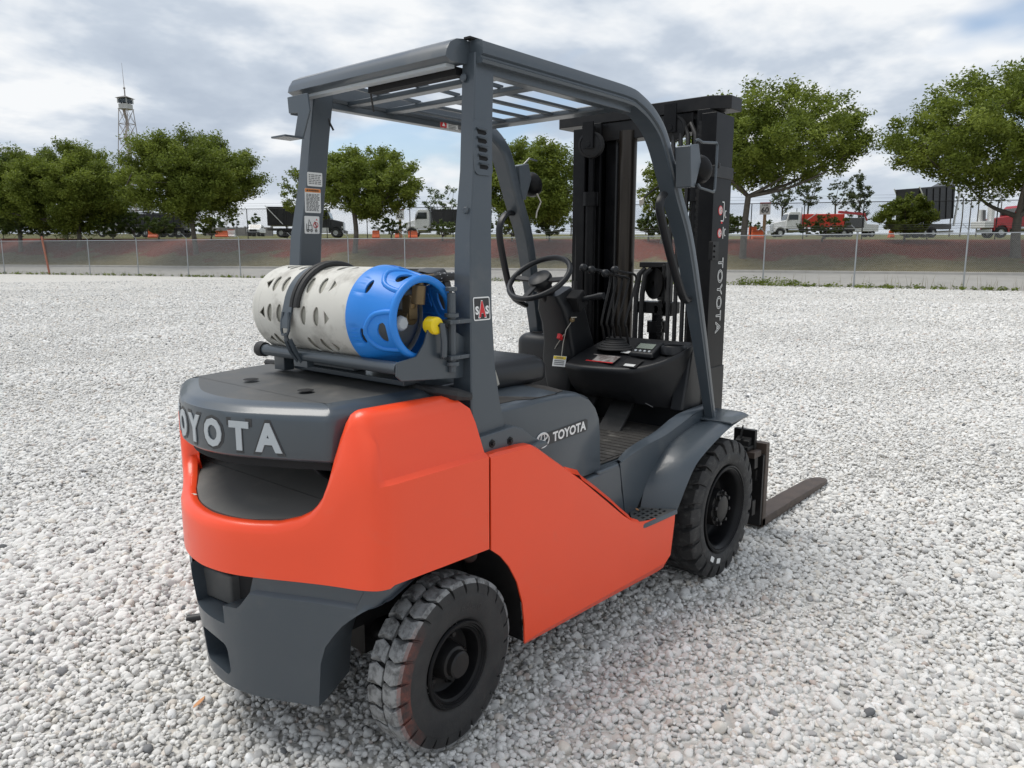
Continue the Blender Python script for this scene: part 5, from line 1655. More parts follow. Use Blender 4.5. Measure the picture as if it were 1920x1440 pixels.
for xb, hb in ((.41, .045), (.60, .05)):
    mb = MB(); mb.box(xb - hb / 2, xb + hb / 2, -.40, .40, 2.052, 2.070); part(mb, 'guard_cross_bar', GP, bevel=.004)
mb = MB(); mb.box(1.05, 1.13, -.40, .40, 2.050, 2.072); part(mb, 'guard_front_bar', GP, bevel=.006)
for k in range(6):
    yb = -.315 + .126 * k
    mb = MB(); mb.obox((.835, yb, 2.066), (.235, 0, 0), (0, .024, .004), (0, -.0008, .005)); part(mb, 'guard_slat', GP, bevel=.002)
for k, (xa, xb2, yb) in enumerate(((.26, .41, -.21), (.26, .41, .0), (.26, .41, .21), (.41, .60, -.21), (.41, .60, .0), (.41, .60, .21))):
    mb = MB(); mb.bar((xa, yb, 2.082), (xb2, yb, 2.076), .010, .012); part(mb, 'guard_brace', GP)
mb = MB(); mb.box(1.0, 1.20, -.30, -.27, 2.10, 2.155); part(mb, 'front_tab', GP, bevel=.01)
# red and white caution strip inside the left rail
mb = MB(); yl = lambda z: .3895
stick(.876, 1.016, 2.036, 2.066, yl, mb, .002, .005)
cs = part(mb, 'caution_label', MT['decal_white'], parent=gs_l)
mb = MB(); stick(.877, .915, 2.037, 2.065, yl, mb, .001, .006); part(mb, 'caution_panel', MT['warn_red'], parent=gs_l)
mb = MB(); mb.add([(.886, .3825, 2.043), (.906, .3825, 2.043), (.896, .3825, 2.060)], [(0, 1, 2)]); part(mb, 'caution_triangle', MT['decal_white'], parent=gs_l)
mb = MB()
for k in range(4):
    mb.add([(.925, .3825, 2.058 - k * .006), (.975 - .006 * (k % 2), .3825, 2.058 - k * .006), (.975 - .006 * (k % 2), .3825, 2.0555 - k * .006), (.925, .3825, 2.0555 - k * .006)], [(0, 1, 2, 3)])
mb.box(.985, 1.008, .3815, .3825, 2.040, 2.060)
part(mb, 'caution_print', MT['ink_grey'], parent=gs_l)

# grab handles on the front legs
def handle(s):
    mb = MB()
    path = [(1.345, leg_y(1.74) + .03, 1.745), (1.30, leg_y(1.7) + .022, 1.715), (1.30, leg_y(1.68) + .02, 1.66), (1.40, leg_y(1.5) + .022, 1.46), (1.50, leg_y(1.3) + .03, 1.315), (1.56, leg_y(1.3) + .035, 1.305)] if s < 0 else \
           [(1.42, -.44, 1.70), (1.36, -.435, 1.69), (1.31, -.43, 1.62), (1.35, -.44, 1.48), (1.43, -.45, 1.30), (1.55, -.46, 1.24)]
    pts = smoothpoly([(a, mir(b, s), c) for a, b, c in path], 4)
    mb.tube(pts, .014, 8, sx=1.35)
    part(mb, 'grab_handle', BP, parent=gs_r if s < 0 else gs_l)
handle(-1); handle(1)
# work lamps
def lamp(s, c, tilt):
    x, y, z = c
    root = empty('work_lamp', loc_fl(x, y, z), FL)
    mb = MB()
    mb.prism([(-.085, .075), (-.01, .09), (.015, .02), (-.03, -.085), (-.065, -.085)], -.035, .035, 'xz')
    mb.build('lamp_bracket', GP, root, bevel=.004)
    mb = MB()
    mb.lathe([(0, -.05), (.03, -.048), (.052, -.03), (.062, .0), (.060, .012), (0, .014)], (.055, 0, -.005), (.95, 0, .25), 24)
    mb.build('lamp_bowl', BG, root, smooth=50)
    if s < 0:
        mb = MB()
        mb.tube([(-.045, -.035, .098), (-.03, -.04, .103), (.0, -.045, .095), (.115, -.05, .105), (.125, -.05, .095), (.118, -.05, -.085), (.108, -.05, -.095), (-.005, -.045, -.085), (-.02, -.04, -.07)], .0055, 8)
        mb.build('lamp_guard', GP, root)
    else:
        mb = MB(); mb.tube([(-.03, -.02, .085), (0, -.03, .115), (.06, -.03, .11)], .005, 6)
        mb.build('lamp_guard', GP, root)
        mb = MB(); mb.tube([(.05, -.04, -.05), (.07, -.05, -.09), (.05, -.04, -.14), (.045, -.04, -.17)], .004, 6); mb.build('lamp_wire', MT['wire_white'], root)
    return root
lamp(-1, (1.44, -.512, 1.855), 0)
lamp(1, (1.50, .43, 1.85), 0)
mb = MB(); mb.tube([(1.42, -.40, 1.80), (1.44, -.33, 1.77), (1.42, -.30, 1.74)], .004, 6); part(mb, 'harness_wire', RB)
mb = MB(); mb.obox((1.415, -.295, 1.725), (.006, .003, -.012), (.010, 0, .006), (0, .006, 0)); part(mb, 'wire_connector', MT['wire_white'])
# ---- seat deck (engine cover)
mb = MB()
prof = [(.20, .672), (.20, 1.0), (.30, 1.004), (.66, 1.004), (.76, .994), (.82, .972), (.862, .935), (.888, .88), (.899, .82), (.902, .672)]
rings = []
for yy, e in ((-.452, .022), (-.4505, .010), (-.440, .002), (-.425, -.003), (.0, -.012), (.465, -.003), (.480, .002), (.4905, .010), (.492, .022)):
    c = (.55, .83)
    rings.append([(c[0] + (a - c[0]) * (1 - max(0, e) * .9) if b > .7 else a, yy, b - e if b > .9 else b) for a, b in prof])
mb.loft(rings, True)
deck = part(mb, 'engine_cover', GP, smooth=45)
mb = MB()
P = [(.22, -.40), (.45, -.40), (.50, -.428), (.64, -.428), (.72, -.40), (.755, -.30), (.765, .0), (.755, .40), (.22, .44)]
mb.prism(P, 1.006, lambda u, v: 1.0095 + .008 * (1 - min(1, abs(v - .02) / .42)) - (.010 if u > .7 else 0), 'xy')
part(mb, 'cover_mat', MT['floor_mat'], parent=deck, bevel=.004)
# decal and emblem
mb = MB()
yd = -.4535
dp = [(.555, .838), (.795, .846), (.806, .852), (.806, .888), (.795, .893), (.560, .882)]
mb.add([(u, yd - .0006, v) for u, v in dp], [tuple(range(len(dp)))])
part(mb, 'decal', MT['decal_grey'], parent=deck)
mb = MB()
put_text(mb, 'TOYOTA', (.692, yd - .0016, .8655), Vector((1, 0, .045)).normalized(), (0, 0, 1), .036, bold=.035, width=.205)
part(mb, 'brand_lettering', MT['decal_white'], parent=deck)
mb = MB()
def ell(cx, cz, a, b, r):
    mb.tube([(cx + a * math.cos(t), yd - .0012, cz + b * math.sin(t)) for t in np.linspace(0, 2 * math.pi, 29)[:-1]], r, 5, loop=True)
ell(.532, .860, .035, .026, .0028); ell(.532, .860, .011, .024, .0024); ell(.532, .871, .025, .012, .0024)
part(mb, 'emblem', MT['decal_white'], parent=deck)
# latch dark line under the cover
mb = MB(); mb.box(.72, .90, -.449, .30, .660, .674); part(mb, 'cover_gap', DC)

# ---- seat
def rbox(mb, x0, x1, y0, y1, z0, z1, r, crown=0.0, n=5):
    """soft cushion: rounded box by superellipse rings"""
    rings = []
    for k in range(n + 1):
        t = k / n * math.pi / 2
        i_ = r * (1 - math.sin(t)); zz = z0 + r * (1 - math.cos(t)) * .6
        rings.append([(u, v, zz) for u, v in roundrect(x0 + i_, x1 - i_, y0 + i_, y1 - i_, max(.01, r * 1.3 - i_ * .5), 4)])
    for k in range(n + 1):
        t = math.pi / 2 + k / n * math.pi / 2
        i_ = r * (1 - math.sin(t)); zz = z1 - r * (1 + math.cos(t))
        rings.append([(u, v, zz) for u, v in roundrect(x0 + i_, x1 - i_, y0 + i_, y1 - i_, max(.01, r * 1.3 - i_ * .5), 4)])
    rings[-1:] = [rings[-1], [(x0 + (x1 - x0) * .5 + (u - (x0 + x1) / 2) * .6, (y0 + y1) / 2 + (v - (y0 + y1) / 2) * .6, z + crown) for u, v, z in rings[-1]]]
    mb.loft(rings, True)
mb = MB(); rbox(mb, .36, .875, -.228, .268, 1.0, 1.108, .048, .010)
seat = part(mb, 'seat_cushion', MT['vinyl'], smooth=60)
mb = MB(); mb.box(.42, .80, -.19, .23, .985, 1.012); part(mb, 'seat_base', BM, parent=seat)
mb = MB()
rbox(mb, -.05, .05, -.215, .225, 0, .385, .048, .004)
o = part(mb, 'seat_back', MT['vinyl'], smooth=60)
o.location += Vector((.385, 0, 1.07)); o.rotation_euler = (0, rad(-12), 0)
mb = MB(); mb.tube([(.52, -.232, 1.10), (.535, -.235, 1.06), (.55, -.232, 1.03)], .008, 6, sx=.4); part(mb, 'seat_belt', MT['wire_white'])

# ---- floor, rim, fender, step
mb = MB()
floor_edge = [(.88, -.45), (.936, -.445), (1.033, -.447), (1.75, -.440)]
mb.prism(floor_edge + [(1.75, .40), (.88, .49)], .60, .682, 'xy')
part(mb, 'floor_plate', GP)
mb = MB()
mb.prism([(.908, -.437), (.936, -.434), (1.03, -.436), (1.70, -.434), (1.70, .38), (.908, .47)], .6835, .690, 'xy')
fm = part(mb, 'floor_mat', MT['floor_mat'], bevel=.003)
mb = MB()
for k in range(13):
    xk = .955 + k * .045
    yr = -.425
    mb.box(xk, xk + .036, yr, .30, .690, .6945)
part(mb, 'floor_mat_rib', MT['floor_mat'], parent=fm, bevel=.0015)
def fender(s):
    inner = [(1.030, -.446, .684), (1.10, -.440, .708), (1.19, -.438, .724), (1.35, -.438, .746), (1.535, -.438, .790), (1.82, -.438, .800)]
    outer_ = [(1.027, -.468, .680), (1.167, -.470, .706), (1.388, -.470, .728), (1.56, -.470, .762), (1.66, -.470, .782), (1.82, -.470, .786)]
    wlow = [(1.062, -.4735, .440), (1.14, -.472, .450), (1.187, -.472, .494), (1.299, -.472, .616), (1.415, -.472, .684), (1.595, -.472, .724), (1.775, -.472, .737), (1.90, -.472, .745)]
    low = [(1.178, -.472, .440), (1.195, -.472, .494), (1.225, -.472, .545), (1.299, -.472, .616), (1.415, -.472, .684), (1.595, -.472, .724), (1.775, -.472, .737), (1.90, -.472, .745)]
    fo = [(1.256, -.600, .444), (1.275, -.612, .50), (1.300, -.618, .548), (1.372, -.622, .627), (1.481, -.624, .676), (1.613, -.624, .716), (1.731, -.62, .739), (1.93, -.605, .750)]
    def R(P): return [(p.x, mir(p.y, s) if s < 0 else 2 * YC - p.y, p.z) for p in smoothpoly(P, 3)]
    mb = MB()
    ir, orr = R(inner), R(outer_)
    mid = [((a[0] + b[0]) / 2, (a[1] + b[1]) / 2 , max(a[2], b[2]) + .002) for a, b in zip(ir, orr)]
    mb.loft([ir, mid, orr], False, False)
    # wall below the rim, down to the fender root
    wl = smoothpoly([(1.012, -.4725, .678), (1.10, -.470, .694), (1.167, -.470, .706), (1.28, -.470, .718), (1.388, -.470, .728), (1.56, -.470, .762), (1.70, -.470, .783), (1.82, -.470, .786)], 3)
    wl = [(p.x, mir(p.y, s) if s < 0 else 2 * YC - p.y, p.z) for p in wl]
    mb.loft([wl, R(wlow)], False, False)
    rim = part(mb, 'cab_side_panel', GP, smooth=50, solid=.004)
    mb = MB()
    a, b = R(low), R(fo)
    rings = []
    for t in (0, .12, .35, .65, .93, 1.0):
        ring = []
        for p, q_ in zip(a, b):
            z = p[2] + (q_[2] - p[2]) * t
            ring.append((p[0] + (q_[0] - p[0]) * t, p[1] + (q_[1] - p[1]) * t, z + .010 * math.sin(math.pi * t) - (.006 if t == 1.0 else 0)))
        rings.append(ring)
    mb.loft(rings, False, False)
    part(mb, 'front_fender', GP, smooth=60, solid=.008)
    mb = MB()
    mb.prism([(1.70, -.624), (1.92, -.612), (1.965, -.56), (1.965, -.40), (1.70, -.40)] if s < 0 else [(1.70, .664), (1.92, .652), (1.965, .60), (1.965, .44), (1.70, .44)], .741, .751, 'xy')
    part(mb, 'fender_lip', GP, bevel=.003)
fender(-1); fender(1)
# panel below the floor behind the step
mb = MB()
mb.prism([(.60, .44), (.60, .655), (1.012, .672), (1.030, .655), (1.040, .56), (1.078, .44)], -.470, -.43, 'xz')
mb.prism([(.86, -.470), (1.012, -.470), (1.028, -.455), (1.028, -.40), (.86, -.40)], .655, .678, 'xy')
part(mb, 'under_floor_panel', GP, bevel=.010)
mb = MB()
mb.prism([(.60, .44), (.60, .655), (1.030, .672), (1.078, .44)], .47, .51, 'xz')
part(mb, 'under_floor_panel', GP, bevel=.010)
def step(s):
    outer = [(.985, -.572), (1.02, -.590), (1.10, -.596), (1.250, -.604), (1.256, -.59), (1.20, -.472), (1.10, -.472), (1.06, -.50), (1.02, -.53)]
    holes = []
    for r in range(4):
        for c in range(5):
            cx = 1.075 + c * .034 + r * .010 - .012; cy = -.573 + r * .026
            hx, hy = .010, .007
            H = [(cx - hx, cy - hy), (cx + hx, cy - hy), (cx + hx + .003, cy + hy), (cx - hx + .003, cy + hy)]
            if all(inside(p, outer) for p in H): holes.append(H)
    V, F = holed(outer, holes)
    mb = MB(); mb.add([(u, v if s < 0 else 2 * YC - v, .452) for u, v in V], F)
    st = part(mb, 'step_plate', GW, solid=.006 if s < 0 else -.006)
    mb = MB(); mb.prism([(u, (v + .006 if v < -.56 else v) if s < 0 else 2 * YC - v) for u, v in outer], .40, .436, 'xy')
    part(mb, 'step_well', DC, parent=st)
    mb = MB()
    e = outer[:6]
    r0 = [(u, v if s < 0 else 2 * YC - v, .453) for u, v in e]; r1 = [(u, (v - .004) if s < 0 else 2 * YC - v + .004, .448) for u, v in e]; r2 = [(u, (v - .004) if s < 0 else 2 * YC - v + .004, .436) for u, v in e]
    mb.loft([r0, r1, r2], False, False)
    part(mb, 'step_edge', GP, parent=st, solid=.002)
step(-1); step(1)

# ---- pedals
mb = MB()
c = Vector((1.52, -.13, .745)); ax = Vector((.17, .035, .10)); ay = Vector((.010, -.055, .0)); az = ax.cross(ay).normalized()
mb.obox(c, ax, ay, az * .009)
ped = part(mb, 'accelerator_pedal', mat('pedal_rubber', (.03, .03, .03), .6, dust=(14, .5, .7, (.09, .085, .08), .5)), bevel=.004)
mb = MB()
for k in range(5):
    mb.obox(c + ay * (-.8 + .4 * k) + az * .011, ax * .96, ay * .08, az * .003)
part(mb, 'pedal_rib', MT['floor_mat'], parent=ped)
mb = MB(); mb.obox((1.50, .03, .80), (.03, 0, .03), (0, .05, 0), (-.004, 0, .006)); mb.tube([(1.53, .03, .82), (1.62, .03, .90), (1.70, .03, .95)], .01, 6)
mb.obox((1.47, .16, .80), (.03, 0, .03), (0, .035, 0), (-.004, 0, .006)); mb.tube([(1.50, .16, .82), (1.60, .16, .90), (1.70, .16, .95)], .01, 6)
part(mb, 'brake_pedal', BM)
mb = MB(); mb.box(1.66, 1.80, -.40, .50, .60, .98); mb.prism([(1.50, .69), (1.72, .69), (1.72, 1.0), (1.66, 1.0)], .28, .50, 'xz')
part(mb, 'toe_board', BP)

# ---- dashboard
LIP = [(.085, 1.39, .985), (.04, 1.384, .984), (-.03, 1.380, .982), (-.15, 1.41, .981), (-.24, 1.445, .984), (-.32, 1.50, 1.004), (-.38, 1.565, 1.034), (-.412, 1.625, 1.062), (-.425, 1.68, 1.082)]
lp = smoothpoly([(a, b, c) for a, b, c in LIP], 3)
rings = []
for p in lp:
    y, xl, zl = p
    bot = lerp(y, [-.42, -.30, -.1, .1], [.775, .80, .83, .84])
    xb = min(xl + .10, 1.78)
    zb2 = 1.088
    rings.append([(1.80, y, zb2 - .012), (1.79, y, zb2), (min(xl + .12, 1.785), y, zl + (zb2 - zl) * .42 if xl + .12 < 1.78 else zb2 - .004), (xl + .022, y, zl + .010), (xl + .008, y, zl + .005), (xl, y, zl - .006), (xl + .004, y, zl - .022), (xl + .05 if xl + .05 < 1.78 else 1.78, y, zl - .10), (xb, y, bot), (1.80, y, bot - .04)])
mb = MB(); mb.loft(rings, True)
dash = part(mb, 'dashboard', BP, smooth=50)
mb = MB()
mb.prism([(1.60, .785), (1.62, .86), (1.65, .96), (1.68, 1.075), (1.785, 1.09), (1.785, .79)], -.4275, -.36, 'xz')
part(mb, 'dash_end_panel', BP, parent=dash, bevel=.012)
mb = MB()
mb.tube([(1.56, -.30, .80), (1.545, -.22, .835), (1.53, -.10, .850), (1.53, .05, .855)], .002, 6)
part(mb, 'dash_edge_trim', MT['ink_grey'], parent=dash)
# left console
mb = MB()
rbox(mb, 1.54, 1.80, .26, .535, .90, 1.095, .05, -.002)
mb.box(1.55, 1.76, .30, .50, .66, .92)
lc = part(mb, 'left_console', BP, smooth=45)
mb = MB(); mb.lathe([(.0, .001), (.045, .001), (.052, .004), (.056, .0)], (1.66, .43, 1.097), (0, 0, 1), 24)
part(mb, 'cup_recess', DC, parent=lc)
def plate(mb, c, ux, uy, w_, h_, lift=.002):
    c, ux, uy = Vector(c), Vector(ux).normalized(), Vector(uy).normalized()
    n = ux.cross(uy).normalized()
    if n.z < 0: n = -n
    c = c + n * lift
    mb.add([c + ux * a * w_ / 2 + uy * b * h_ / 2 for a, b in ((-1, -1), (1, -1), (1, 1), (-1, 1))], [(0, 1, 2, 3)])
slope = Vector((.30, 0, .085))
def on_dash(x, y):
    xl = lerp(-y, [-.30, -.10, .03, .15, .24, .32, .38, .425], [1.40, 1.385, 1.38, 1.41, 1.445, 1.50, 1.565, 1.68]); zl = lerp(-y, [-.30, -.10, .03, .15, .24, .32, .38, .425], [.99, .985, .982, .981, .984, 1.004, 1.034, 1.082])
    a = xl + .022; za = zl + .010; b = min(xl + .12, 1.785); zb_ = zl + (1.088 - zl) * .42
    if x < b: return za + (zb_ - za) * (x - a) / max(.01, b - a)
    return zb_ + (1.088 - zb_) * (x - b) / max(.01, 1.79 - b)
def dash_label(name, x, y, w_, h_, m, lift=.004):
    z = on_dash(x, y); z2 = on_dash(x + .03, y)
    mb = MB(); plate(mb, (x, y, z), (0, -1, 0), (.03, 0, z2 - z), w_, h_, lift)
    return part(mb, name, m, parent=dash)
mat('dash_label_red', (.16, .13, .12), .5, dust=(30, .45, .6, (.42, .40, .38), .8))
dash_label('instruction_plate', 1.475, -.075, .15, .075, MT['dash_label_red'])
dash_label('red_strip', 1.443, -.075, .15, .008, MT['warn_red'], .005)
dash_label('black_pad', 1.49, -.215, .10, .085, DC, .004)
dash_label('sticker', 1.468, -.225, .055, .022, MT['decal_white'], .006)
dash_label('sticker', 1.565, -.145, .045, .032, MT['decal_white'], .012)
# display unit
root = empty('display_unit', loc_fl(1.60, -.235, on_dash(1.60, -.235)), FL)
mb = MB(); mb.prism([(-.055, -.01), (-.055, .012), (.035, .058), (.060, .055), (.062, -.01)], -.062, .062, 'xz')
mb.build('display_housing', BP, root, bevel=.008)
mb = MB(); d_ = Vector((.09, 0, .046)).normalized(); plate(mb, (-.005, 0, .0385), (0, -1, 0), d_, .085, .042, .002); mb.build('display_screen', MT['lcd'], root)
mb = MB()
for k in range(4):
    c = Vector((-.040, .036 - .024 * k, .0205)); mb.lathe([(0, .003), (.006, .003), (.007, 0)], c, (-.45, 0, .9), 10)
mb.build('display_button', MT['letter_grey'], root)
mb = MB(); mb.lathe([(.046, -.06), (.046, .008), (.054, .010), (.060, .002), (.062, -.03)], (1.655, -.345, 1.076), (0, 0, 1), 28)
mb.lathe([(0, -.05), (.046, -.05)], (1.655, -.345, 1.076), (0, 0, 1), 28)
part(mb, 'cup_holder', BP, parent=dash)

# ---- steering column and wheel
mb = MB()
cr = [((1.455, .20, 1.325), .060, .062), ((1.500, .20, 1.26), .085, .080), ((1.535, .20, 1.19), .086, .080), ((1.56, .20, 1.10), .090, .085), ((1.575, .20, 1.02), .105, .090), ((1.565, .20, .93), .085, .085), ((1.56, .20, .84), .065, .075), ((1.60, .20, .70), .06, .07)]
rings = []
for (c, hy, hx) in cr:
    rings.append([(c[0] + u, c[1] + v, c[2] + u * .35) for u, v in roundrect(-hx, hx, -hy, hy, .02, 3)])
mb.loft(rings, True)
colm = part(mb, 'steering_column', BP, smooth=40)
mb = MB(); mb.obox((1.50, .10, 1.28), (.03, 0, .02), (0, .035, 0), (-.02, 0, .035)); part(mb, 'switch_boot', DC, parent=colm, bevel=.006)
mb = MB(); mb.tube([(1.50, .08, 1.285), (1.515, .02, 1.30), (1.52, -.01, 1.305)], [.014, .012, .015], 10); mb.tube([(1.52, -.01, 1.305), (1.522, -.04, 1.308)], .017, 12)
part(mb, 'direction_lever', BP, parent=colm)
mb = MB(); mb.lathe([(0, .012), (.010, .012), (.013, .008), (.014, 0)], (1.475, .108, 1.19), (-.8, -.6, 0), 14); part(mb, 'key_switch', MT['brass'], parent=colm)
mb = MB(); mb.tube([(1.47, .10, 1.19), (1.43, .08, 1.205), (1.40, .03, 1.21)], .002, 5)
mb.tube([(1.47, .105, 1.185), (1.455, .13, 1.14), (1.46, .15, 1.07), (1.468, .165, 1.0)], .002, 5); mb.tube([(1.455, .14, 1.12), (1.46, .19, 1.06), (1.50, .24, 1.02)], .002, 5)
part(mb, 'key_cord', MT['wire_white'], parent=colm)
mb = MB(); mb.obox((1.448, .16, 1.105), (.012, 0, -.006), (0, .010, 0), (.004, 0, .012)); part(mb, 'red_tag', MT['warn_red'], parent=colm, bevel=.003)
def coltag(c, head):
    mb = MB(); ux = Vector((.15, -1, 0)).normalized(); uy = Vector((.25, 0, .97)).normalized()
    c = Vector(c); nn = Vector((-1, -.15, .25)).normalized()
    mb.add([c + ux * a * .036 + uy * b * .026 for a, b in ((-1, -1), (1, -1), (1, 1), (-1, 1))], [(0, 1, 2, 3)])
    part(mb, 'caution_tag', MT['decal_white'], parent=colm)
    mb = MB(); mb.add([c + nn * .002 + ux * a * .034 + uy * (b * .007 + .017) for a, b in ((-1, -1), (1, -1), (1, 1), (-1, 1))], [(0, 1, 2, 3)])
    part(mb, 'caution_header', MT['warn_yellow'], parent=colm)
    mb = MB()
    for k in range(3):
        mb.add([c + nn * .002 + ux * a * .028 + uy * (b * .0022 + .002 - k * .009) for a, b in ((-1, -1), (1, -1), (1, 1), (-1, 1))], [(0, 1, 2, 3)])
    V_, F_ = text_mesh('CAUTION', .008, .03, .04)
    mb.add([c + nn * .004 + ux * a + uy * (b + .017) for a, b in V_], F_)
    part(mb, 'caution_print', MT['ink_grey'], parent=colm)
coltag((1.452, .165, .985), 1)
mb = MB(); plate(mb, (1.60, .33, 1.096), (.2, -1, 0), (1, .2, 0), .075, .055, .004); part(mb, 'caution_tag', MT['decal_white'], parent=lc)
mb = MB(); plate(mb, (1.625, .33, 1.096), (.2, -1, 0), (1, .2, 0), .05, .014, .006); part(mb, 'caution_header', MT['warn_yellow'], parent=lc)
sw = empty('steering_wheel', loc_fl(1.365, .225, 1.390), FL)
ta = rad(37)
ax_ = Vector((-math.sin(ta), 0, math.cos(ta))); u1 = Vector((math.cos(ta), 0, math.sin(ta))); u2 = Vector((0, 1, 0))
mb = MB()
mb.tube([u1 * .156 * math.cos(t) + u2 * .156 * math.sin(t) for t in np.linspace(0, 2 * math.pi, 49)[:-1]], .0135, 10, loop=True)
mb.build('wheel_rim', BP, sw, smooth=60)
mb = MB()
mb.lathe([(0, .014), (.035, .012), (.055, .004), (.060, -.012), (.055, -.04), (.03, -.06), (0, -.06)], (0, 0, -.0) , ax_, 28)
mb.build('wheel_boss', BP, sw, smooth=50)
mb = MB()
for ang in (rad(90), rad(-90), rad(180)):
    d = u1 * math.cos(ang) + u2 * math.sin(ang)
    mb.bar(d * .05 - ax_ * .012, d * .152 - ax_ * .004, .03, .012, ax_)
mb.build('wheel_spoke', BP, sw, bevel=.004)
mb = MB(); mb.cyl(-ax_ * .02, -ax_ * .15, .04, 14); mb.build('wheel_shaft', BM, sw)

# ---- control levers
for k, (dy, top, fwd) in enumerate(((.06, 1.425, -.02), (.03, 1.415, 0), (.0, 1.405, .01), (-.035, 1.40, .02), (-.075, 1.415, .04))):
    y0 = -.06 + dy * .8
    bx = 1.585 + k * .010
    pts = smoothpoly([(bx, y0, 1.07), (bx - .025, y0, 1.15), (bx - .035, y0, 1.19), (bx + .035 + fwd * .3, y0, 1.36), (bx + .025 + fwd * .3, y0, top - .010), (bx - .03, y0 + .01, top), (bx - .12 + fwd, y0 + .03, top + .012)], 4)
    lv = None
    mb = MB(); mb.tube(pts, .006, 8); lv = part(mb, 'control_lever', BM)
    if k != 2:
        mb = MB(); mb.sphere(pts[-1] + Vector((-.008, .002, .002)), .020, 12, 8, (1.15, .9, 1)); part(mb, 'lever_knob', BP, parent=lv, smooth=60)
mb = MB()
for k in range(5):
    z = 1.055 + k * .010; r = .082 - k * .011
    mb.lathe([(r + .008, -.004), (r + .010, 0), (r + .002, .006), (r - .010, .010)], (1.60, -.06, z), (0, 0, 1), 24)
mb.lathe([(0, .0), (.045, .0)], (1.60, -.06, 1.104), (0, 0, 1), 20)
part(mb, 'lever_boot', RB)

# ---- mast
def channel(s, x0, x1, yo, wd, z0, z1, th=.018):
    """U section rail, web on the outside, open to the inside"""
    mb = MB()
    sg = -1 if s < 0 else 1
    P = [(x0, 0), (x1, 0), (x1, wd), (x1 - th, wd), (x1 - th, th), (x0 + th, th), (x0 + th, wd), (x0, wd)]
    cy = -0.02
    mb.prism([(a, cy + sg * (yo - b)) for a, b in P], z0, z1, 'xy')
    return mb
mast = empty('mast', loc_fl(1.95, .02, .10), FL)
for s in (-1, 1):
    mo = channel(s, 1.838, 2.025, .400, .075, .16, 2.14)
    o = part(mo, 'outer_rail', BG, parent=mast, bevel=.004)
    part(channel(s, 1.90, 2.065, .335, .065, .12, 2.17), 'middle_rail', BG, parent=mast, bevel=.003)
    part(channel(s, 1.96, 2.11, .275, .060, .12, 2.14), 'inner_rail', BG, parent=mast, bevel=.003)
mb = MB()
capo = [(1.93, .54), (1.93, -.34), (1.985, -.42), (2.10, -.42), (2.10, .56), (1.96, .565)]
mb.prism(capo, 2.172, 2.234, 'xy'); part(mb, 'mast_cap', BM, parent=mast, bevel=.004)
mb = MB(); mb.box(1.94, 2.06, -.25, .40, 2.08, 2.172); part(mb, 'upper_cross_member', BM, parent=mast, bevel=.004)
for z0, z1 in ((.55, .72), (1.02, 1.05)):
    mb = MB(); mb.box(2.05, 2.09, -.30, .34, z0, z1); part(mb, 'cross_member', BM, parent=mast, bevel=.004)
mb = MB(); mb.cyl((1.955, .118, .50), (1.955, .118, 2.12), .046, 28); part(mb, 'lift_cylinder', MT['chrome_dull'], parent=mast)
for y_, r_, x_, z1_ in ((.285, .030, 1.87, 2.0), (-.31, .030, 1.90, 2.0)):
    mb = MB(); mb.cyl((x_, y_, .30), (x_, y_, z1_ - .25), r_, 18); mb.cyl((x_, y_, z1_ - .25), (x_, y_, z1_ - .18), r_ + .012, 18); mb.cyl((x_, y_, z1_ - .18), (x_, y_, 2.15), r_ * .6, 14)
    part(mb, 'tilt_stage_cylinder', BG, parent=mast)
mb = MB(); mb.tube([(1.85, .355, .62), (1.85, .355, 1.4), (1.855, .355, 2.02), (1.865, .33, 2.08), (1.88, .30, 2.10)], .014, 8); mb.cyl((1.85, .355, 1.30), (1.85, .355, 1.36), .021, 10); part(mb, 'hydraulic_hose', RB, parent=mast)
for k in range(4):
    mb = MB(); yk = -.19 - .036 * k; xk = 1.868 + .006 * k
    mb.tube([(xk, yk, .60), (xk, yk, 1.98), (xk + .01, yk + .01, 2.06), (xk + .04, yk + .05, 2.115), (xk + .08, yk + .11, 2.09)], .011, 8)
    part(mb, 'hydraulic_hose', RB, parent=mast)
for c, r_ in (((1.845, .270, 2.055), .066), ((1.885, -.175, 2.095), .062)):
    mb = MB(); mb.lathe([(.012, -.020), (r_ - .012, -.016), (r_ - .010, -.020), (r_, -.018), (r_, -.012), (r_ - .016, -.004), (r_ - .016, .004), (r_, .012), (r_, .018), (.012, .02)], c, (1, .25, 0), 32)
    sh = part(mb, 'chain_sheave', BM, parent=mast)
    mb = MB(); mb.obox((c[0] - .028, c[1] + .002, c[2] + .045), (0, .032, 0), (0, 0, .065), (.004, 0, 0)); mb.lathe([(0, .02), (.014, .02), (.018, .012), (.018, 0)], (c[0] - .015, c[1], c[2]), (-1, 0, 0), 12)
    part(mb, 'sheave_bracket', BG, parent=mast)
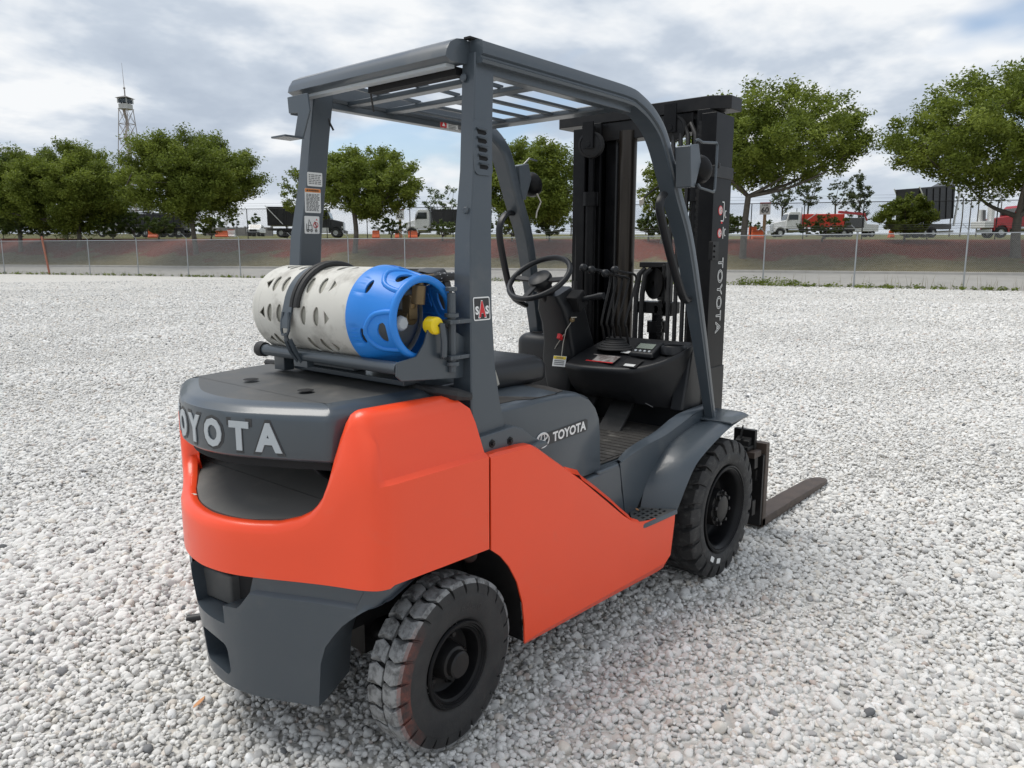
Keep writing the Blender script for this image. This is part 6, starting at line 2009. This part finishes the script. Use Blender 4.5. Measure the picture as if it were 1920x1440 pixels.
# short front cylinder with chain and hoses
mb = MB(); mb.cyl((2.0, -.055, .40), (2.0, -.055, 1.10), .040, 20); mb.cyl((2.0, -.055, 1.10), (2.0, -.055, 1.16), .05, 20); mb.cyl((2.0, -.055, 1.16), (2.0, -.055, 1.24), .026, 16); part(mb, 'free_lift_cylinder', BG, parent=mast)
mb = MB(); mb.box(1.955, 2.05, -.16, .04, 1.20, 1.26); mb.obox((1.99, -.115, 1.35), (.045, 0, 0), (0, .010, 0), (0, 0, .10)); mb.box(1.95, 2.04, -.12, .03, 1.435, 1.462); mb.box(1.955, 2.03, -.155, -.06, 1.19, 1.245); part(mb, 'cylinder_head', BM, parent=mast, bevel=.004)
mb = MB(); mb.lathe([(.01, -.02), (.070, -.016), (.082, -.02), (.082, -.012), (.066, 0), (.082, .012), (.082, .02), (.01, .02)], (1.985, -.055, 1.355), (1, -.5, 0), 30); part(mb, 'chain_sheave', BM, parent=mast)
for y_ in (.03, -.005):
    mb = MB(); mb.tube([(1.965, y_ - .03, 1.43), (1.955, y_, 1.40), (1.95, y_ + .012, 1.30), (1.95, y_ + .015, 1.1), (1.95, y_ + .012, .55)], .014, 8); part(mb, 'hydraulic_hose', RB, parent=mast)
def chain(x, y, z0, z1, name='lift_chain'):
    mb = MB(); z = z0; k = 0
    while z < z1:
        wd_ = .016 if k % 2 == 0 else .011
        mb.box(x - .006, x + .006, y - wd_, y + wd_, z, z + .017); z += .018; k += 1
    part(mb, name, BM, parent=mast)
chain(1.945, -.105, .55, 1.28); chain(1.865, -.335, .6, 2.1)
# bracket, collar and lettering on the right rail
mb = MB(); mb.box(1.834, 2.030, -.426, -.34, 1.852, 1.905); mb.lathe([(0, .012), (.010, .012), (.014, .008), (.015, 0)], (1.855, -.426, 1.905), (0, -1, 0), 8); part(mb, 'rail_collar', BM, parent=mast, bevel=.003)
mb = MB(); mb.box(1.835, 1.90, -.430, -.41, 1.475, 1.56)
for zz in (1.49, 1.515, 1.54): mb.cyl((1.855, -.430, zz), (1.855, -.436, zz), .006, 8)
part(mb, 'rail_bracket', BM, parent=mast, bevel=.003)
mb = MB(); mb.box(1.834, 2.029, -.4245, -.415, .62, .96); part(mb, 'rail_doubler', BM, parent=mast, bevel=.003)
def outline_text(body, x, zc, h_, wd, name):
    """outlined vertical lettering reading downwards on the rail side (y = -.4205)"""
    V, F = text_mesh(body, h_, .0, wd, spacing=1.12)
    V2 = V
    mb = MB()
    E_ = {}
    for f in F:
        for i in range(len(f)):
            e = (f[i], f[(i + 1) % len(f)])
            if (e[1], e[0]) in E_: del E_[(e[1], e[0])]
            else: E_[e] = 1
    for a, b in E_:
        p, q_ = V[a], V[b]
        P0 = Vector((x + p[1], -.4215, zc - p[0])); P1 = Vector((x + q_[1], -.4215, zc - q_[0]))
        if (P1 - P0).length > 1e-5:
            mb.bar(P0, P1, .0028, .0010, (0, -1, 0))
    part(mb, name, MT['decal_white'], parent=mast, smooth=0)
outline_text('TOYOTA', 1.945, 1.305, .052, .36, 'rail_lettering')
# remains of a second lettering with no-step signs
mb = MB()
for (a, b, c_, d__) in ((1.952, 1.957, 1.655, 1.745), (1.925, 1.957, 1.655, 1.66), (1.935, 1.957, 1.742, 1.747), (1.952, 1.957, 1.575, 1.63)):
    mb.box(a, b, -.4218, -.4208, c_, d__)
for zc_ in (1.690, 1.605):
    mb.tube([(1.975 + .010 * math.cos(t), -.4213, zc_ + .016 * math.sin(t)) for t in np.linspace(rad(60), rad(300), 9)], .0022, 4)
part(mb, 'rail_lettering_remains', MT['decal_white'], parent=mast)
mb = MB()
for zc_ in (1.705, 1.600):
    mb.lathe([(0, .001), (.022, .001), (.022, 0)], (1.918, -.4205, zc_), (0, -1, 0), 20)
mb.add([(1.925, -.4215, 1.645), (1.945, -.4215, 1.645), (1.935, -.4215, 1.662)], [(0, 1, 2)])
part(mb, 'warning_disc', MT['warn_red'], parent=mast)
mb = MB()
for zc_ in (1.705, 1.600):
    mb.tube([(1.918 + .016 * math.cos(t), -.4222, zc_ + .016 * math.sin(t)) for t in np.linspace(0, 2 * math.pi, 15)[:-1]], .0016, 4, loop=True)
    mb.box(1.914, 1.922, -.4226, -.4218, zc_ - .012, zc_ + .012); mb.box(1.908, 1.928, -.4226, -.4218, zc_ - .004, zc_ + .002)
part(mb, 'warning_sign_print', MT['decal_white'], parent=mast)
# ---- carriage and forks
car = empty('carriage', loc_fl(2.35, .02, .1), FL)
mb = MB(); mb.box(2.30, 2.345, -.50, .54, .115, .20); mb.box(2.30, 2.345, -.50, .54, .375, .465)
mb.box(2.26, 2.30, -.30, -.20, .10, .56); mb.box(2.26, 2.30, .24, .34, .10, .56)
part(mb, 'carriage_frame', BM, parent=car, bevel=.004)
mb = MB(); mb.box(2.27, 2.36, -.47, -.36, .475, .495); mb.box(2.345, 2.375, -.475, -.355, .470, .575); mb.prism([(2.31, .52), (2.345, .535), (2.345, .475), (2.29, .475)], -.46, -.38, 'xz'); mb.prism([(2.30, .53), (2.335, .60), (2.325, .53)], -.415, -.405, 'xz'); part(mb, 'fork_hook', BM, parent=car, bevel=.003)
mb = MB(); mb.box(2.28, 2.37, -.505, -.30, .437, .470); part(mb, 'side_shift_bar', MT['fork_steel'], parent=car, bevel=.003)
mb = MB(); mb.box(2.375, 2.40, -.515, -.44, .045, .44); mb.box(2.35, 2.375, -.49, -.40, .30, .36); part(mb, 'carriage_side_plate', BM, parent=car, bevel=.002)
def fork(y0, y1):
    mb = MB()
    secs = [(2.40, y0, y1, .028, .078), (2.9, y0, y1, .026, .070), (3.35, y0, y1, .026, .056), (3.44, y0 + .002, y1 - .004, .027, .050), (3.50, y0 + .012, y1 - .018, .028, .046), (3.535, y0 + .035, y1 - .045, .029, .043)]
    mb.loft([[(x, a, z0), (x, b, z0), (x, b, z1), (x, a, z1)] for x, a, b, z0, z1 in secs], True)
    mb.box(2.40, 2.445, y0, y1, .03, .50)
    return part(mb, 'fork', MT['fork_steel'], parent=car, bevel=.004)
fork(-.520, -.405); fork(.445, .56)

# ---- gas cylinder bracket
br = empty('cylinder_bracket', loc_fl(-.02, 0, 1.12), FL)
mb = MB(); mb.tube([(-.105, .255, 1.184), (-.105, -.44, 1.184)], .019, 16); mb.tube([(.10, .30, 1.184), (.10, -.44, 1.184)], .019, 16); part(mb, 'cradle_tube', GP, parent=br)
mb = MB(); mb.tube([(-.105, .235, 1.184), (-.105, .268, 1.184), (-.105, .276, 1.184)], [.024, .026, .02], 16); part(mb, 'tube_cap', RB, parent=br)
mb = MB()
pp = [(-.125, 1.205), (-.128, 1.165), (-.11, 1.150), (.13, 1.130), (.17, 1.14), (.17, 1.24), (.06, 1.30), (.02, 1.315), (.0, 1.30), (-.02, 1.25), (-.05, 1.215), (-.085, 1.21)]
mb.prism(pp, -.455, -.447, 'xz'); part(mb, 'end_plate', GP, parent=br, bevel=.003)
mb = MB()
mb.tube([(.085, -.46, 1.155), (.085, -.46, 1.39)], .013, 10)
for zz, rr_ in ((1.175, .022), (1.195, .026), (1.30, .026), (1.318, .022), (1.395, .018)): mb.cyl((.085, -.46, zz), (.085, -.46, zz + .012), rr_, 12)
for zz in (1.20, 1.305): mb.obox((.105, -.46, zz), (.045, 0, 0), (0, .020, 0), (0, 0, .006))
mb.tube([(.03, -.452, 1.30), (.03, -.475, 1.30), (.035, -.478, 1.25), (.035, -.475, 1.21), (.05, -.46, 1.205)], .010, 8)
part(mb, 'hinge', GP, parent=br, bevel=.002)
mb = MB(); mb.box(-.02, .07, -.36, .20, 1.113, 1.130); mb.box(.0, .05, -.1, .16, 1.13, 1.168); mb.box(-.06, -.02, .20, .26, 1.11, 1.168); part(mb, 'bracket_base', GP, parent=br, bevel=.003)
# clamp strap over the tank
AX, AZ, RAD = -.002, 1.318, .141
ys = .025
mb = MB()
arc = [(AX + (RAD + .008) * math.cos(t), AZ + (RAD + .008) * math.sin(t)) for t in np.linspace(rad(65), rad(160), 14)]
arc = arc + [(AX - RAD - .020, AZ - .02), (AX - RAD - .022, AZ - .045)]
rings = [[(x, ys - .024, z), (x, ys + .024, z)] for x, z in arc]
mb.loft(rings, False, False); part(mb, 'clamp_strap', GP, parent=br, solid=.006)
mb = MB()
mb.tube([(AX - RAD - .014, ys - .016, AZ + .005), (AX - RAD - .02, ys - .02, AZ - .05), (AX - RAD - .02, ys - .01, AZ - .066), (AX - RAD - .02, ys + .015, AZ - .066), (AX - RAD - .02, ys + .02, AZ - .05), (AX - RAD - .014, ys + .016, AZ + .005)], .005, 6)
mb.tube([(AX - RAD - .02, ys, AZ - .06), (AX - RAD - .015, ys, AZ - .085)], .007, 8)
mb.tube([(AX - RAD - .012, ys + .012, AZ - .08), (AX - RAD + .005, ys + .014, AZ - .12), (AX - .11, ys + .010, AZ - .158)], .007, 6, sx=1.2); mb.tube([(AX - RAD - .012, ys - .012, AZ - .08), (AX - RAD + .005, ys - .014, AZ - .12), (AX - .11, ys - .010, AZ - .158)], .007, 6, sx=1.2)
mb.obox((AX - .105, ys - .01, AZ - .160), (.012, 0, 0), (0, .035, 0), (0, 0, .010))
part(mb, 'clamp_latch', GP, parent=br)
mb = MB()
arc2 = [(AX + (RAD + .012) * math.cos(t), AZ + (RAD + .012) * math.sin(t)) for t in np.linspace(rad(30), rad(172), 18)]
for dy in (-.030, -.052):
    mb.tube([(x, ys + dy, z) for x, z in arc2], .010, 8)
part(mb, 'rubber_strap', RB, parent=br)
mb = MB(); mb.tube([(.16, .23, 1.33), (.02, .290, 1.335), (-.03, .335, 1.33)], [.012, .014, .02], 8, sx=.5); mb.tube([(.1, .27, 1.25), (.0, .30, 1.25)], .012, 8); part(mb, 'stop_bracket', BM, parent=br)

# gas hose
mb = MB(); hp_ = smoothpoly([(.03, -.41, 1.425), (.10, -.39, 1.432), (.22, -.30, 1.43), (.40, -.16, 1.425), (.60, -.02, 1.42), (.80, .10, 1.40), (.86, .14, 1.36)], 5)
mb.tube(hp_, .014, 8); part(mb, 'gas_hose', RB)
mb = MB()
rnd = random.Random(3)
for k in range(0, len(hp_) - 1):
    for j in range(2):
        p = hp_[k].lerp(hp_[k + 1], rnd.random()); a = rnd.uniform(0, 6.28)
        off_ = Vector((-.6 * math.sin(a), .6 * math.sin(a), math.cos(a))).normalized() * .0138
        mb.obox(p + off_, (.004, .003, 0), (-.0008, .001, 0), (0, 0, .001))
part(mb, 'hose_fleck', MT['decal_white'])
mb = MB(); mb.tube([(.68, .06, 1.43), (.76, .16, 1.41), (.82, .22, 1.40)], .024, 10); part(mb, 'hose_clamp', BM)

# ================================================================== GAS CYLINDER (a thing of its own, held by the bracket)
GC = empty('gas_cylinder', (AX, 0, AZ - RAD))
tag(GC, 'white and blue propane cylinder lying across the rear of the forklift', 'gas cylinder')
def gpart(mb, name, m, **kw):
    o = mb.build(name, m, None, **kw); o.parent = GC; o.location = Vector(o.location) - GC.location; return o
mb = MB()
mb.lathe([(0, .255), (.06, .249), (.10, .231), (.130, .20), (.1385, .17), (.1385, -.24), (.12, -.285), (.08, -.315), (.04, -.325), (0, -.325)], (AX, 0, AZ), (0, 1, 0), 40)
gpart(mb, 'steel_shell', MT['tank_grey'], smooth=50)
# perforated cover: unrolled (arc length, y), holes cut, rolled up
y0c, y1c = -.275, .217
circ = 2 * math.pi
holes = []
rows = 9
def oval(ca, cy, a, b, n=12, rot=0):
    return [(ca + (a * math.cos(t) * math.cos(rot) - b * math.sin(t) * math.sin(rot)) / RAD, cy + a * math.cos(t) * math.sin(rot) + b * math.sin(t) * math.cos(rot)) for t in np.linspace(0, 2 * math.pi, n + 1)[:-1]]
for r in range(rows):
    a = circ * (r + .5) / rows + .02
    s_ = 1 if r % 2 == 0 else -1
    for cy in (.135, .082, -.050, -.115):
        holes.append(oval(a, cy, .030, .0145, 12, s_ * .18))
    for cy, dr in ((.178, 1), (-.168, -1)):
        holes.append([(a - .020 / RAD, cy - .013 * dr), (a + .022 / RAD, cy - .013 * dr), (a + .002 * s_ / RAD, cy + .014 * dr)])
outer = [(circ * k / 90, y0c) for k in range(91)] + [(circ * k / 90, y1c) for k in range(90, -1, -1)]
extra = [(circ * (i + .5) / 80, y0c + (y1c - y0c) * (j + .5) / 12) for i in range(80) for j in range(12)]
V, F = holed(outer, holes, extra)
mb = MB()
mb.add([(AX + RAD * math.cos(u), v, AZ + RAD * math.sin(u)) for u, v in V], F)
mb.lathe([(RAD, y1c), (RAD + .001, y1c + .004), (RAD - .002, .235), (RAD - .012, .253), (RAD - .03, .266), (RAD - .055, .272), (RAD - .060, .266)], (AX, 0, AZ), (0, 1, 0), 60)
gpart(mb, 'cover', MT['tank_white'], smooth=50, solid=-.004)
mb = MB()
for yy in (-.262, .200):
    mb = MB(); mb.lathe([(RAD + .001, -.006), (RAD + .0045, -.004), (RAD + .0045, .004), (RAD + .001, .006)], (AX, yy, AZ), (0, 1, 0), 60)
    gpart(mb, 'cover_rib', MT['tank_white'], smooth=50)
# blue collar with finger openings
RB_ = RAD + .004
outer = [(circ * k / 90, -.430) for k in range(91)] + [(circ * k / 90, -.268) for k in range(90, -1, -1)]
holes = []
for k in range(6):
    a = circ * (k + .32) / 6
    holes.append(oval(a, -.325, .024, .0085, 12))
for a in (circ * .06, circ * .30, circ * .545, circ * .80):
    holes.append([(a + (dx) / RAD, yy) for dx, yy in smoothpoly([(-.034, -.394), (-.026, -.382), (0, -.374), (.026, -.382), (.034, -.394), (.022, -.406), (-.022, -.406)], 3, True)])
extra = [(circ * (i + .5) / 80, -.430 + .162 * (j + .5) / 7) for i in range(80) for j in range(7)]
V, F = holed(outer, holes, extra)
def coll_r(v):
    return lerp(v, [-.430, -.415, -.39, -.35, -.30, -.268], [.112, .115, .119, .130, RB_, RB_ + .001])
mb = MB(); mb.add([(AX + coll_r(v) * math.cos(u), v, AZ + coll_r(v) * math.sin(u)) for u, v in V], F)
gpart(mb, 'collar', MT['tank_blue'], smooth=50, solid=-.006)
mb = MB()
for a in (circ * .06, circ * .30, circ * .545, circ * .80):
    pts_ = []
    for dx, yy in smoothpoly([(-.070, -.425), (-.066, -.395), (-.05, -.360), (0, -.336), (.05, -.360), (.066, -.395), (.070, -.425)], 3):
        u_ = a + dx / RAD; rr_ = coll_r(yy) + .004
        pts_.append((AX + rr_ * math.cos(u_), yy, AZ + rr_ * math.sin(u_)))
    mb.tube(pts_, .0085, 8)
gpart(mb, 'collar_moulding', MT['tank_blue'], smooth=60)
mb = MB(); mb.tube([(AX + .114 * math.cos(t), -.430, AZ + .114 * math.sin(t)) for t in np.linspace(0, circ, 61)[:-1]], .0115, 10, loop=True); gpart(mb, 'collar_rim', MT['tank_blue'], smooth=60)
mb = MB(); mb.tube([(AX + (RB_ + .002) * math.cos(t), -.270, AZ + (RB_ + .002) * math.sin(t)) for t in np.linspace(0, circ, 61)[:-1]], .004, 6, loop=True); gpart(mb, 'collar_band', MT['tank_blue'], smooth=60)
# valve gear
mb = MB(); mb.cyl((AX, -.32, AZ), (AX, -.385, AZ), .022, 14); mb.obox((AX, -.375, AZ + .03), (.016, 0, 0), (0, .016, 0), (0, 0, .035)); mb.cyl((AX - .005, -.385, AZ + .03), (AX - .005, -.395, AZ + .065), .014, 12)
mb.cyl((AX + .0, -.41, AZ + .04), (AX + .005, -.412, AZ + .095), .020, 14); mb.cyl((AX + .005, -.412, AZ + .095), (AX + .008, -.412, AZ + .115), .013, 12); mb.tube([(AX + .008, -.412, AZ + .11), (AX + .012, -.412, AZ + .118), (AX + .04, -.408, AZ + .118)], .009, 8); mb.cyl((AX + .03, -.41, AZ + .114), (AX + .09, -.395, AZ + .115), .012, 10)
gpart(mb, 'valve', MT['brass'], bevel=.002)
mb = MB(); mb.lathe([(0, .014), (.016, .014), (.021, .010), (.023, .0), (.02, -.008)], (AX - .055, -.395, AZ - .012), (0, -1, 0), 8); gpart(mb, 'hand_wheel', MT['letter_grey'])
mb = MB(); mb.lathe([(0, .026), (.020, .026), (.025, .022), (.026, .018), (.026, -.01), (.022, -.016)], (AX + .02, -.445, AZ - .020), (.05, -1, 0), 20); gpart(mb, 'valve_cap', MT['yellow_plastic'], smooth=30)
mb = MB(); mb.tube([(AX + .02, -.473, AZ - .02), (AX + .05, -.475, AZ - .018), (AX + .07, -.46, AZ - .03)], .003, 5); gpart(mb, 'cap_tether', DC)
# ================================================================== SMALL THINGS ON THE GRAVEL
mat('hose_black', (.012, .012, .013), .5); mat('leaf_dry', (.55, .27, .12), .7)
g0 = Vector((-.06, .78, 0.0))
mb = MB(); mb.tube(smoothpoly([(.06, .70, .02), (-.02, .74, .026), (-.09, .80, .03), (-.15, .855, .022)], 4), .017, 10); o = mb.build('hose_scrap', MT['hose_black']); tag(o, 'short black hose scrap lying on the gravel behind the counterweight', 'hose')
def leaf_at(x, y, z, a, s, name, label, m):
    mb = MB(); P = [(-1, 0, .1), (-.4, .32, .0), (.4, .28, .05), (1, 0, .2), (.4, -.28, .22), (-.4, -.3, .18)]
    c, sn = math.cos(a), math.sin(a)
    mb.add([(x + s * (u * c - v * sn), y + s * (u * sn + v * c), z + s * w_) for u, v, w_ in P], [(0, 1, 2, 3), (0, 3, 4, 5)])
    o = mb.build(name, m, solid=.0008); tag(o, label, 'leaf'); return o
leaf_at(-.415, .25, .024, .5, .034, 'dry_leaf', 'curled orange dry leaf on the gravel beside the counterweight', MT['leaf_dry'])
leaf_at(1.13, -.487, .458, 1.1, .013, 'dry_leaf', 'tiny tan dry leaf lying on the step of the forklift', MT['leaf_dry'])
leaf_at(-.405, .20, .756, 2.0, .012, 'pale_leaf', 'pale dry leaf lying on the counterweight tray', MT['wire_white'])
